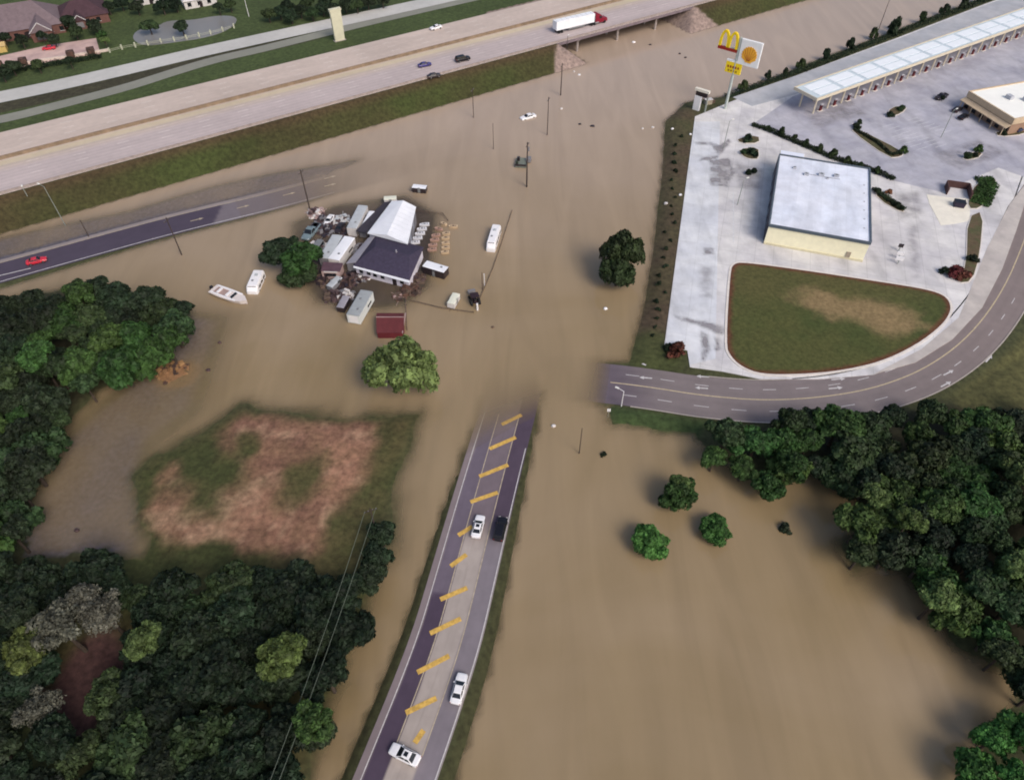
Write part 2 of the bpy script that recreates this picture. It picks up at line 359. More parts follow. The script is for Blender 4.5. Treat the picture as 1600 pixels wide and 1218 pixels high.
c5 = N.new('ShaderNodeMix'); c5.data_type = 'RGBA'; c5.inputs[7].default_value = lin(172,153,136); L.new(r5.outputs[0], c5.inputs[0]); L.new(cr.outputs[2], c5.inputs[6])  # lighter towards the far end: sky reflection put into the water colour
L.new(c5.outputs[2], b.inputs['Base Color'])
b.inputs['Roughness'].default_value = .14; b.inputs['IOR'].default_value = 1.42
n2 = N.new('ShaderNodeTexNoise'); n2.inputs['Scale'].default_value = .8; n2.inputs['Detail'].default_value = 4
L.new(tc.outputs['Object'], n2.inputs[0])
bp = N.new('ShaderNodeBump'); bp.inputs['Strength'].default_value = .12; bp.inputs['Distance'].default_value = .12
L.new(n2.outputs[0], bp.inputs['Height']); L.new(bp.outputs[0], b.inputs['Normal'])
tr = N.new('ShaderNodeBsdfTransparent'); mxs = N.new('ShaderNodeMixShader')
L.new(sep.outputs[0], mxs.inputs[0]); L.new(tr.outputs[0], mxs.inputs[1]); L.new(b.outputs[0], mxs.inputs[2])
mpf = N.new('ShaderNodeMapping'); mpf.inputs['Rotation'].default_value = (0, 0, math.radians(14)); mpf.inputs['Scale'].default_value = (.16, .02, 1); L.new(tc.outputs['Object'], mpf.inputs[0])
n6 = N.new('ShaderNodeTexNoise'); n6.inputs['Scale'].default_value = 1; n6.inputs['Detail'].default_value = 6; n6.inputs['Distortion'].default_value = 1.2; L.new(mpf.outputs[0], n6.inputs[0])
r6 = N.new('ShaderNodeMapRange'); r6.inputs[1].default_value = .3; r6.inputs[2].default_value = .7; r6.inputs[3].default_value = .93; r6.inputs[4].default_value = 1.07; L.new(n6.outputs[0], r6.inputs[0])
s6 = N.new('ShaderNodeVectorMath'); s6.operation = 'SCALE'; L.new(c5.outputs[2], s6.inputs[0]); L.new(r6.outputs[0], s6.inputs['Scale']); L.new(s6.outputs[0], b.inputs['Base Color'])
r7 = N.new('ShaderNodeMapRange'); r7.inputs[1].default_value = .35; r7.inputs[2].default_value = .65; r7.inputs[3].default_value = .06; r7.inputs[4].default_value = .24; L.new(n6.outputs[0], r7.inputs[0]); L.new(r7.outputs[0], b.inputs['Roughness'])
L.new(mxs.outputs[0], N['Material Output'].inputs['Surface'])
wx = np.arange(-250, 251, 1.5); wy = np.arange(-10, 430, 1.5)
WX, WY = np.meshgrid(wx, wy, indexing='ij')
def bil(gx, gy, G, x, y):
    i = np.clip(np.searchsorted(gx, x)-1, 0, len(gx)-2); j = np.clip(np.searchsorted(gy, y)-1, 0, len(gy)-2)
    fx = (x-gx[i])/(gx[i+1]-gx[i]); fy = (y-gy[j])/(gy[j+1]-gy[j])
    return (G[i, j]*(1-fx)+G[i+1, j]*fx)*(1-fy)+(G[i, j+1]*(1-fx)+G[i+1, j+1]*fx)*fy
WZ = bil(xs, ys, Z, WX, WY)
onr = np.zeros_like(WZ)
for ln_, hw_ in ((MAIN, MW), (CURVE, CW), (FRONT, FW)): onr = np.maximum(onr, 1-smst(pdist(WX, WY, ln_)[0], hw_, hw_+1.5))
op = np.where(WZ > 0, .1, 1-np.exp(np.minimum(WZ+.1*onr, 0)*5.0)); op = np.clip(op, .12, 1)
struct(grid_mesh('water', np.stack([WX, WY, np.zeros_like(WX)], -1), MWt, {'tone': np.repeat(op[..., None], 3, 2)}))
def gz(x, y): return float(bil(xs, ys, Z, np.array([x]), np.array([y]))[0])

# ------------------------------------------------------------------ road surfaces
M_road = mat('asphalt', None, .8, .06, .5, attr='tone', detail=9, big=.05)
vs_st = []                                             # station on the main road -> photo row it was read at
_L, _t = resample(MAIN, .5)
_rows = np.interp(_L[:, 1], sorted([float(p[1]) for p in MAIN]), sorted([float(p[1]) for p in MAIN]))
y_of = {v: float(P(700, v, .6)[1]) for v in (650, 700, 760, 800, 860, 900, 926, 1000, 1100, 1218)}
def main_tone(t, o, x, y):
    f = .5-o/(2*MW); f = f+.012*vnoise(x, y, 6, 4)
    up = smst(y, y_of[860], y_of[760])                # 1 far away, near the water's edge
    lane_l = mixc(np.zeros(t.shape+(3,))+c3(74,62,78), c3(104,94,106), smst(y+.6*vnoise(x, y, 2, 5), y_of[926]-.3, y_of[926]+.3))
    ctr = mixc(np.zeros(t.shape+(3,))+c3(164,153,146), c3(112,100,106), smst(y, y_of[860], y_of[800]))
    rgt = mixc(np.zeros(t.shape+(3,))+c3(124,116,122), c3(78,66,80), smst(y, y_of[860], y_of[800]))
    c = np.zeros(t.shape+(3,))+c3(126,114,116)
    c = mixc(c, lane_l, smst(f, .11, .13)); c = mixc(c, ctr, smst(f, .365, .385)); c = mixc(c, rgt, smst(f, .69, .73))
    c = mixc(c, c3(140,130,128), smst(f, .965, .98)*(1-up))
    c = c*(1+.08*fbm(x, y, 3.0, 21)+.07*fbm(x, y, .9, 91)+.05*fbm(o*4, t*.25, 2.0, 92))[..., None]*(1-.12*np.exp(-((f-.53)/.012)**2)*smst(fbm(x, y, 9, 31), -.2, .2))[..., None]
    return np.clip(c, .01, 1)
struct(ribbon('main_road', MAIN, -MW, MW, M_road, step=.7, ncross=60, colfn=main_tone, tilt=TILT))
def flat_tone(c, a=.08, sc=6, seg=0.):
    cc = c3(*c)
    def fn(t, o, x, y):
        k = 1+a*fbm(x, y, sc, 41)
        return np.clip((np.zeros(t.shape+(3,))+cc)*k[..., None], 0, 1)
    return fn
def curve_tone(t, o, x, y):
    c = np.zeros(t.shape+(3,))+c3(124,114,114)
    c = mixc(c, c3(100,90,98), 1-smst(x, 22, 34)); c = mixc(c, c3(128,116,114), smst(x, 70, 110))
    for k in (-4.4, -1.6, 1.6, 4.4): c = c*(1-.07*np.exp(-((o-k)/.5)**2))[..., None]
    return np.clip(c*(1+.07*fbm(x, y, 5, 22))[..., None], 0, 1)
struct(ribbon('curved_road', CURVE, -CW, CW, M_road, step=1., ncross=24, colfn=curve_tone))
e_f = P(342, 332, 0.)[0]
def front_tone(t, o, x, y):
    c = mixc(np.zeros(t.shape+(3,))+c3(74,66,80), c3(112,104,110), smst(x, e_f-.5, e_f+.5))
    c = mixc(c, c3(140,130,128), smst(o, FW*.72, FW*.8))
    return np.clip(c*(1+.08*fbm(x, y, 5, 23))[..., None], 0, 1)
struct(ribbon('frontage_road', FRONT, -FW, FW, M_road, step=1., ncross=20, colfn=front_tone))
struct(ribbon('far_frontage_road', FARR, -4.6, 4.6, M_road, step=2., ncross=6, colfn=flat_tone((186,184,180), .1, 12)))
struct(ribbon('far_side_lane', FARR2, -2.9, 2.9, M_road, step=2., ncross=4, colfn=flat_tone((132,132,122), .12, 12)))
o_med = ho(P(400, 147, HZ))
def hw_tone(t, o, x, y):
    c = np.zeros(t.shape+(3,))+c3(190,174,164)
    c = mixc(c, c3(186,172,170), (1-smst(o, o_med-8, o_med-5))); c = mixc(c, c3(194,180,156), smst(o, o_med-4.6, o_med-3)*(1-smst(o, o_med-1.5, o_med-.6)))
    c = mixc(c, c3(206,194,188), (1-smst(o, -HW2+1.2, -HW2+2.2)))
    for k in range(10):
        oo = -HW2+3.1+k*3.66/2
        if abs(oo-o_med) < 3: continue
        c = c*(1-.10*np.exp(-((o-oo)/.5)**2))[..., None]
    for k in range(1, 7):
        oo = o_med+2.5+k*1.83
        c = c*(1-.04*np.exp(-((o-oo)/.5)**2))[..., None]
    st_ = np.floor(t/18.); pn = np.modf(np.abs(np.sin(st_*12.9+np.floor((o+40)/3.66)*78.2)*4375.5))[0]
    return np.clip(c*(1+.08*(pn-.5)+.05*fbm(t, o*6, 30, 24))[..., None], 0, 1)
struct(ribbon('highway', HLINE, -HW2, HW2, M_road, step=3., ncross=80, colfn=hw_tone))
# painted lines and arrows
dash = MB()
for k in (1, 2, 3, 5, 6, 7):
    off_ = (o_med-1.5-k*3.66) if k < 4 else (o_med+2.5+(k-4)*3.66)
    for s_ in np.arange(-150, 330, 12.2):
        q_ = [h0+hdir2*(s_+a_)+hn2*(off_+c_) for a_, c_ in ((0,-.09),(3.4,-.09),(3.4,.09),(0,.09))]; dash.add([(*v_, HZ+.012) for v_ in q_], [(0,1,2,3)])
struct(dash.build('painted_lane_line', mat('highway_paint', lin(214,206,200), .7, .2, 1)))
M_white = mat('road_paint_white', lin(196,192,192), .7, .2, 2); M_yel = mat('road_paint_yellow', lin(200,162,84), .7, .3, 1.5)
M_fadedy = mat('road_paint_faded', lin(172,158,138), .8, .25, 1.5)
def zc_main(x, y):
    D, O, Z_, T = pdist(np.array([x]), np.array([y]), MAIN); return float(Z_[0]+TILT*O[0])
def offline(line, off, s0, s1, step=1.):
    Lr, t = resample(line, step); n = normals2(Lr); q = Lr.copy(); q[:, :2] += n*off
    if line is MAIN: q[:, 2] += TILT*off
    m = (t >= s0) & (t <= s1); return q[m]
def mainstrip(name, pts, wd, m, dz=.035):
    q = []
    for u, v in pts:
        z = .5
        for _ in range(4): x, y = P(u, v, z); z = zc_main(x, y)
        q.append((x, y, z))
    return struct(ribbon(name, np.array(q), -wd/2, wd/2, m, dz=dz, step=.5))
bars = [((784,663),(815,648)),((765,701),(806,683)),((749,744),(794,726)),((735,784),(778,769)),((716,836),(738,822)),((704,884),(729,866)),((688,936),(730,918)),((672,989),(720,966)),((652,1050),(702,1024)),((634,1113),(682,1090)),((648,1160),(662,1140))]
for k, (a, c) in enumerate(bars): mainstrip('painted_chevron_bar', [a, c], .85, M_yel)
for off, nm in ((2.75*.62, 'y'), (-2.6, 'y')):
    q = offline(MAIN, off if off > 0 else off, 20, 88); struct(ribbon('painted_median_line', q, -.09, .09, M_fadedy, dz=.012))
q = offline(MAIN, MW*.80, 0, 92); struct(ribbon('painted_edge_line', q, -.07, .07, M_white, dz=.014))
q = offline(MAIN, -MW*.95, 0, 80); struct(ribbon('painted_edge_line', q, -.08, .08, M_white, dz=.014))
tc_ = resample(CURVE, 1.)[1][-1]
struct(ribbon('painted_centre_line', offline(CURVE, .35, 9, tc_), -.13, .13, mat('road_paint_cream', lin(186,170,140), .7, .2, 2), dz=.012))
for s in np.arange(12, 120, 7.5):
    struct(ribbon('painted_lane_dash', offline(CURVE, 3.2, s, s+3.2, .5), -.08, .08, M_white, dz=.012))
    struct(ribbon('painted_lane_dash', offline(CURVE, -2.9, s, s+3.2, .5), -.08, .08, M_white, dz=.012))
struct(ribbon('kerb_line', offline(CURVE, CW+.12, 30, tc_), -.14, .14, mat('kerb_concrete', lin(170,160,152), .85, .15, 1), dz=.1))
struct(ribbon('kerb_line', offline(CURVE, -CW-.12, 14, tc_), -.14, .14, mat('kerb_concrete', lin(170,160,152), .85, .15, 1), dz=.1))
tf_ = resample(FRONT, 1.)[1]
struct(ribbon('painted_edge_line', offline(FRONT, -FW*.86, 0, 190), -.11, .11, M_white, dz=.012))
struct(ribbon('painted_edge_line', offline(FRONT, FW*.74, 0, 160), -.12, .12, M_fadedy, dz=.012))
def arrow(u, v, z, ang, ln=2.6, name='painted_arrow', m=None):
    x, y = P(u, v, z); mb = MB(); c, s = math.cos(ang), math.sin(ang)
    T = lambda a, b: (x+a*c-b*s, y+a*s+b*c, z+.014)
    mb.add([T(-ln/2,-.16), T(ln*.15,-.16), T(ln*.15,.16), T(-ln/2,.16)], [(0,1,2,3)])
    mb.add([T(ln*.15,-.5), T(ln/2,0), T(ln*.15,.5)], [(0,1,2)])
    return struct(mb.build(name, m or M_white))
ac = math.radians(-6)
for u, v in ((1012,569),(1009,590),(1098,588),(1096,606)): arrow(u, v, interp(u, [965,1020,1100,1200], [.15,.5,.8,.9])+.03, ac+math.pi, 2.8)
for u, v, a in ((1310,592,.12),(1306,606,.12),(1482,582,.5),(1478,600,.5),(1545,560,.75)): arrow(u, v, .93, a, 3.2)
af = math.atan2(FRONT[30][1]-FRONT[20][1], FRONT[30][0]-FRONT[20][0])
for u, v in ((145,390),(225,367),(308,343),(380,323),(452,303),(516,277),(516,289)): arrow(u, v, .05, af, 3.6, m=M_fadedy)
struct(ribbon('painted_lane_dash', np.array([P3(-40,440,.36),P3(48,419,.3)]), -.14, .14, M_white, dz=.02))
# ------------------------------------------------------------------ barriers and the bridge
M_conc = mat('barrier_concrete', lin(150,138,134), .85, .2, .8); M_dark = mat('girder_concrete', lin(118,106,112), .85, .2, .6)
M_pale = mat('pier_concrete', lin(160,150,146), .8, .15, .8); M_med = mat('median_weathered', lin(128,110,92), .9, .25, .5)
def hwline(off, z, s0=-300, s1=420): return np.array([tuple(h0+hdir2*s+hn2*off)+(z,) for s in np.linspace(s0, s1, 60)])
def barrier(name, off, m, hgt, wd, label, s0, s1):
    q = hwline(off, HZ, s0, s1); n = normals2(q); rings = []
    for p, k in zip(q, n):
        r = lambda a, z: (p[0]+k[0]*a, p[1]+k[1]*a, HZ+z)
        rings.append([r(-wd/2, .02), r(wd/2, .02), r(wd/2*.6, hgt*.35), r(wd*.22, hgt), r(-wd*.22, hgt), r(-wd/2*.6, hgt*.35)])
    return tag(MB().loft(rings).build(name, m), label, 'barrier')
barrier('median_barrier', o_med, M_med, 1.0, .75, 'brown weathered concrete barrier down the middle of the highway', -300, 420)
barrier('edge_barrier', -HW2+.35, M_conc, .8, .5, 'low pale concrete barrier along the near edge of the highway', -300, 420)
br = thing('highway_bridge', 'concrete highway bridge over the flooded underpass road', 'bridge', (*(h0+hdir2*(GAP0+GAP1)/2), 0), math.atan2(hdir2[1], hdir2[0]))
bl = GAP1-GAP0
MB().box(0, 0, HZ-.8, bl+4, 2*HW2-.8, .65).build('deck', M_dark, br)
for sg in (-1, 1): MB().box(0, sg*(HW2-.1), HZ-1.0, bl+5, .45, .97).build('fascia', M_dark, br)
for k in range(7): MB().box(0, -HW2+2.2+k*(2*HW2-4.4)/6, HZ-1.5, bl+2, .6, .7).build('girder', M_dark, br)
for sx in (-bl*.36, -bl*.05, bl*.26):
    cap = MB().box(sx, 0, HZ-2.1, 1.1, 2*HW2-3, .6).build('pier_cap', M_pale, br)
    for k in range(6): MB().tube((sx, -HW2+2.2+k*(2*HW2-4.4)/5, -1.4), (sx, -HW2+2.2+k*(2*HW2-4.4)/5, HZ-2.1), .5, n=12).build('column', M_pale, br)
for sg in (-1, 1):
    MB().box(sg*(bl/2+.6), 0, HZ-2.4, 1.2, 2*HW2-1, 1.4).build('abutment', M_pale, br)
# ------------------------------------------------------------------ the plaza slab, islands and lawn
def slabmat(name, col, col2, rot, sx, sy, dark=.8):
    m = mat(name, col, .85, .13, .3, col2=col2, detail=10, big=.10); nt = m.node_tree; N = nt.nodes; L = nt.links
    bsdf = N['Principled BSDF']; src = bsdf.inputs['Base Color'].links[0].from_socket
    tc = N.new('ShaderNodeTexCoord'); mp = N.new('ShaderNodeMapping'); mp.inputs['Rotation'].default_value = (0, 0, -rot)
    L.new(tc.outputs['Object'], mp.inputs[0])
    bk = N.new('ShaderNodeTexBrick'); bk.offset = 0; bk.inputs['Scale'].default_value = 1; bk.inputs['Mortar Size'].default_value = .09
    bk.inputs['Brick Width'].default_value = sx; bk.inputs['Row Height'].default_value = sy; bk.inputs['Mortar Smooth'].default_value = .4
    bk.inputs['Color1'].default_value = (1,1,1,1); bk.inputs['Color2'].default_value = (.93,.93,.94,1); bk.inputs['Mortar'].default_value = (dark,)*3+(1,)
    L.new(mp.outputs[0], bk.inputs[0])
    mp2 = N.new('ShaderNodeMapping'); mp2.inputs['Rotation'].default_value = (0, 0, -rot); mp2.inputs['Scale'].default_value = (.22, .035, 1); L.new(tc.outputs['Object'], mp2.inputs[0])
    ns = N.new('ShaderNodeTexNoise'); ns.inputs['Scale'].default_value = 1; ns.inputs['Detail'].default_value = 8; L.new(mp2.outputs[0], ns.inputs[0])
    rs_ = N.new('ShaderNodeMapRange'); rs_.inputs[1].default_value = .52; rs_.inputs[2].default_value = .72; rs_.inputs[3].default_value = 1; rs_.inputs[4].default_value = .8; L.new(ns.outputs[0], rs_.inputs[0])
    sv = N.new('ShaderNodeVectorMath'); sv.operation = 'SCALE'; L.new(src, sv.inputs[0]); L.new(rs_.outputs[0], sv.inputs['Scale']); src = sv.outputs[0]
    mx = N.new('ShaderNodeMix'); mx.data_type = 'RGBA'; mx.blend_type = 'MULTIPLY'; mx.inputs[0].default_value = 1
    L.new(src, mx.inputs[6]); L.new(bk.outputs[0], mx.inputs[7]); L.new(mx.outputs[2], bsdf.inputs['Base Color'])
    return m
RB = math.radians(-16.3)
M_slab = slabmat('plaza_concrete', lin(214,211,209), lin(198,195,197), RB, 4.6, 6.2)
M_lot = slabmat('lot_concrete', lin(180,178,186), lin(164,163,174), math.radians(31), 5.2, 5.2, .88)
M_kerb = mat('kerb_concrete', lin(170,160,152), .85, .15, 1); M_kerbp = mat('kerb_pale', lin(214,206,198), .85, .1, 1)
def slab(name, px, z, m, t=.15, zp=None):
    return struct(MB().prism([tuple(p) for p in PS(px, z if zp is None else zp)], z-t, z).build(name, m))
slab('plaza_pavement', slab_px, LOTZ, M_slab, .3)
lot_px = [(1178,193),(1240,150),(1400,93),(1560,35),(1760,-35),(2040,-50),(2040,400),(1700,250),(1610,280),(1560,262),(1470,300),(1395,282),(1300,248)]
slab('parking_lot', lot_px, LOTZ+.008, M_lot, .006)
back_px = [(1145,152),(1262,112),(1400,62),(1540,8),(1700,-50),(1730,-25),(1560,38),(1400,94),(1245,147),(1175,166)]
slab('canopy_driveway', back_px, LOTZ+.012, mat('driveway_concrete', lin(164,166,172), .85, .1, .3, col2=lin(178,178,182)), .006)
side_px = [(1085,190),(1125,190),(1118,560),(1078,570),(1074,547),(1040,536)]
slab('truck_lane', side_px, LOTZ+.004, slabmat('lane_concrete', lin(214,215,218), lin(203,205,211), RB+.04, 5, 9, .86), .003)
M_stain = mat('wet_stain', lin(138,134,138), .6, .3, .5, col2=lin(160,156,158))
def worldring(px, z): return [tuple(p) for p in PS(px, z)]
M_wet = bpy.data.materials.new('wet_stain_soft'); M_wet.use_nodes = True; nt = M_wet.node_tree; N = nt.nodes; L = nt.links; b = N['Principled BSDF']; b.inputs['Roughness'].default_value = .5
tc = N.new('ShaderNodeTexCoord'); nn_ = N.new('ShaderNodeTexNoise'); nn_.inputs['Scale'].default_value = .35; nn_.inputs['Detail'].default_value = 9; L.new(tc.outputs['Object'], nn_.inputs[0]); b.inputs['Base Color'].default_value = lin(146,141,144)
at = N.new('ShaderNodeAttribute'); at.attribute_name = 'tone'; se_ = N.new('ShaderNodeSeparateColor'); L.new(at.outputs['Color'], se_.inputs[0])
rr_ = N.new('ShaderNodeMapRange'); rr_.inputs[1].default_value = .25; rr_.inputs[2].default_value = .7; L.new(nn_.outputs[0], rr_.inputs[0])
mm_ = N.new('ShaderNodeMath'); mm_.operation = 'MULTIPLY'; L.new(rr_.outputs[0], mm_.inputs[0]); L.new(se_.outputs[0], mm_.inputs[1])
tr = N.new('ShaderNodeBsdfTransparent'); mxs = N.new('ShaderNodeMixShader'); L.new(mm_.outputs[0], mxs.inputs[0]); L.new(tr.outputs[0], mxs.inputs[1]); L.new(b.outputs[0], mxs.inputs[2]); L.new(mxs.outputs[0], N['Material Output'].inputs['Surface'])
STAINS = []
for px in ([(1046,491),(1075,495),(1108,503),(1132,508),(1132,526),(1112,521),(1092,510),(1062,500)], [(1085,222),(1112,222),(1124,227),(1138,214),(1144,222),(1132,236),(1122,250),(1100,251),(1084,256),(1098,246),(1116,238),(1112,228),(1086,226)],
           [(1092,514),(1108,520),(1110,545),(1102,570),(1092,566),(1096,540)],[(1116,525),(1128,528),(1124,550),(1116,548)], [(1106,250),(1140,246),(1150,268),(1138,292),(1108,290)], [(1098,386),(1118,386),(1116,398),(1100,398)]):
    STAINS.append(px)
STAINS += [[(1140,250),(1196,262),(1196,300),(1150,296)], [(1385,300),(1440,296),(1450,340),(1400,350)], [(1090,410),(1120,412),(1116,470),(1086,468)], [(1410,345),(1440,350),(1444,440),(1420,436)], [(1250,170),(1330,150),(1360,180),(1270,205)], [(1450,240),(1530,215),(1580,240),(1500,270)]]
sw_px = [(1365,584),(1430,566),(1488,530),(1535,480),(1566,420),(1588,360),(1604,310),(1604,285),(1577,320),(1542,388),(1522,438),(1498,496),(1440,545)]
slab('sidewalk', sw_px, LOTZ+.03, mat('sidewalk_concrete', lin(190,182,176), .85, .1, .4, col2=lin(176,168,164)), .25)
# lawn inside the drive
lawn_px = [(1141,424),(1146,413),(1160,410),(1250,422),(1350,437),(1440,451),(1472,460),(1484,472),(1485,488),(1470,510),(1430,540),(1375,566),(1310,580),(1250,585),(1190,585),(1160,574),(1142,558),(1134,540)]
_DEF = 0
def roundpoly(pts, n=2):
    p = np.array(pts, float)
    for _ in range(n): p = np.concatenate([np.stack([p[i]*.75+p[(i+1)%len(p)]*.25, p[i]*.25+p[(i+1)%len(p)]*.75]) for i in range(len(p))])
    return p
def grow(poly, d):
    p = np.array(poly, float); t = np.roll(p, -1, 0)-np.roll(p, 1, 0); t /= np.linalg.norm(t, axis=1)[:, None]+1e-9
    n = np.stack([t[:, 1], -t[:, 0]], 1); a = np.sum(p[:, 0]*np.roll(p[:, 1], -1)-np.roll(p[:, 0], -1)*p[:, 1])
    return p+n*d*(1 if a > 0 else -1)
def patch(name, poly, z, m, colfn, step=1.0, edge=.0):
    """grass sheet filling a polygon as small faces, with its colours in 'tone'"""
    import bmesh
    poly = np.array(poly); x0, y0 = poly.min(0)-step; x1, y1 = poly.max(0)+step
    gx = np.arange(x0, x1+step, step); gy = np.arange(y0, y1+step, step); bm = bmesh.new()
    vs = [bm.verts.new((p[0], p[1], z)) for p in poly]; bm.faces.new(vs)
    for g in gx: bmesh.ops.bisect_plane(bm, geom=bm.verts[:]+bm.edges[:]+bm.faces[:], plane_co=(g, 0, 0), plane_no=(1, 0, 0))
    for g in gy: bmesh.ops.bisect_plane(bm, geom=bm.verts[:]+bm.edges[:]+bm.faces[:], plane_co=(0, g, 0), plane_no=(0, 1, 0))
    bmesh.ops.recalc_face_normals(bm, faces=bm.faces[:])
    me = bpy.data.meshes.new(name); bm.to_mesh(me); bm.free(); me.materials.append(m)
    co_ = np.zeros(len(me.vertices)*3); me.vertices.foreach_get('co', co_); co_ = co_.reshape(-1, 3)
    cc = colfn(co_[:, 0], co_[:, 1]); at = me.attributes.new('tone', 'FLOAT_COLOR', 'POINT')
    at.data.foreach_set('color', np.concatenate([np.clip(cc, 0, 1), np.ones((len(cc), 1))], 1).reshape(-1).astype(np.float32))
    o = bpy.data.objects.new(name, me); C.objects.link(o); return o
lawn = roundpoly(PS(lawn_px, LOTZ), 2)
struct(MB().prism([tuple(p) for p in grow(lawn, .55)], LOTZ-.1, LOTZ+.13).build('lawn_kerb', M_kerbp))
bare = P(1345, 488, LOTZ)
def lawn_tone(x, y):
    n = fbm(x, y, 9, 51); c = mixc(np.zeros(x.shape+(3,))+c3(62,72,36), c3(76,78,42), np.clip(.5+1.3*n, 0, 1))
    c = mixc(c, c3(86,80,48), smst(y, bare[1]-2, bare[1]+12)*.6)
    d = np.hypot((x-bare[0])/17, (y-bare[1]+.28*(x-bare[0]))/7.5)+.45*fbm(x, y, 6, 52)+.2*fbm(x, y, 2.2, 53)
    c = mixc(c, c3(138,116,84), (1-smst(d, .45, 1.1))*.8)
    sd = sdist(x, y, lawn); return mixc(c, c3(92,58,42), 1-smst(sd+.4*fbm(x, y, 3, 54), .4, 1.3))
for k, px in enumerate(STAINS):
    q_ = PS(px, LOTZ); big_ = k > 5
    def stain_tone(x, y, q_=q_, big_=big_): return np.repeat((smst(sdist(x, y, q_)+.5*fbm(x, y, 2, 95), -.1, 2.5 if big_ else .9)*(.45 if big_ else 1.))[:, None], 3, 1)
    struct(patch('pavement_stain', grow(q_, .6), LOTZ+.018+.001*k, M_wet, stain_tone, .6))
M_lawn = mat('lawn_grass', None, .95, .32, 1.2, attr='tone', detail=9, bump=.4)
struct(patch('lawn', lawn, LOTZ+.15, M_lawn, lawn_tone, .8))
# ------------------------------------------------------------------ trees and shrubs
def leafmat(name, col, var=.45, hue=.1):
    m = bpy.data.materials.new(name); m.use_nodes = True; nt = m.node_tree; N = nt.nodes; L = nt.links; b = N['Principled BSDF']
    ge = N.new('ShaderNodeNewGeometry'); oi = N.new('ShaderNodeObjectInfo')
    a = N.new('ShaderNodeMapRange'); a.inputs[3].default_value = 1-var; a.inputs[4].default_value = 1+var; L.new(ge.outputs['Random Per Island'], a.inputs[0])
    c = N.new('ShaderNodeMapRange'); c.inputs[3].default_value = .72; c.inputs[4].default_value = 1.3; L.new(oi.outputs['Random'], c.inputs[0])
    tc = N.new('ShaderNodeTexCoord'); n = N.new('ShaderNodeTexNoise'); n.inputs['Scale'].default_value = .55; L.new(tc.outputs['Object'], n.inputs[0])
    d = N.new('ShaderNodeMapRange'); d.inputs[1].default_value = .35; d.inputs[2].default_value = .65; d.inputs[3].default_value = .6; d.inputs[4].default_value = 1.4; L.new(n.outputs[0], d.inputs[0])
    m1 = N.new('ShaderNodeMath'); m1.operation = 'MULTIPLY'; L.new(a.outputs[0], m1.inputs[0]); L.new(c.outputs[0], m1.inputs[1])
    m2 = N.new('ShaderNodeMath'); m2.operation = 'MULTIPLY'; L.new(m1.outputs[0], m2.inputs[0]); L.new(d.outputs[0], m2.inputs[1])
    hs_ = N.new('ShaderNodeHueSaturation'); hs_.inputs['Color'].default_value = col
    e = N.new('ShaderNodeMapRange'); e.inputs[3].default_value = .5-hue*.25; e.inputs[4].default_value = .5+hue*.25
    fr_ = N.new('ShaderNodeMath'); fr_.operation = 'FRACT'; ml = N.new('ShaderNodeMath'); ml.operation = 'MULTIPLY'; ml.inputs[1].default_value = 7.31
    L.new(oi.outputs['Random'], ml.inputs[0]); L.new(ml.outputs[0], fr_.inputs[0]); L.new(fr_.outputs[0], e.inputs[0]); L.new(e.outputs[0], hs_.inputs['Hue'])
    L.new(m2.outputs[0], hs_.inputs['Value']); L.new(hs_.outputs[0], b.inputs['Base Color'])
    b.inputs['Roughness'].default_value = .65; b.inputs['Specular IOR Level'].default_value = .2
    return m
LEAF = dict(dark=leafmat('leaves_dark', (.028, .047, .018, 1)), deep=leafmat('leaves_deep', (.017, .028, .014, 1)), mid=leafmat('leaves_mid', (.034, .068, .018, 1)),
            bright=leafmat('leaves_bright', (.045, .118, .026, 1), .4, .04), light=leafmat('leaves_light', (.085, .125, .04, 1), .4, .04), pale=leafmat('leaves_pale', (.105, .145, .048, 1), .5, .04), yellow=leafmat('leaves_yellow', (.058, .078, .022, 1)),
            grey=leafmat('leaves_grey', (.10, .098, .075, 1)), red=leafmat('leaves_red', (.09, .025, .02, 1)), black=leafmat('leaves_black', (.011, .02, .010, 1)), rust=leafmat('leaves_rust', (.22, .11, .05, 1)))
M_bark = mat('bark', (.06, .045, .035, 1), .9, .3, 2)
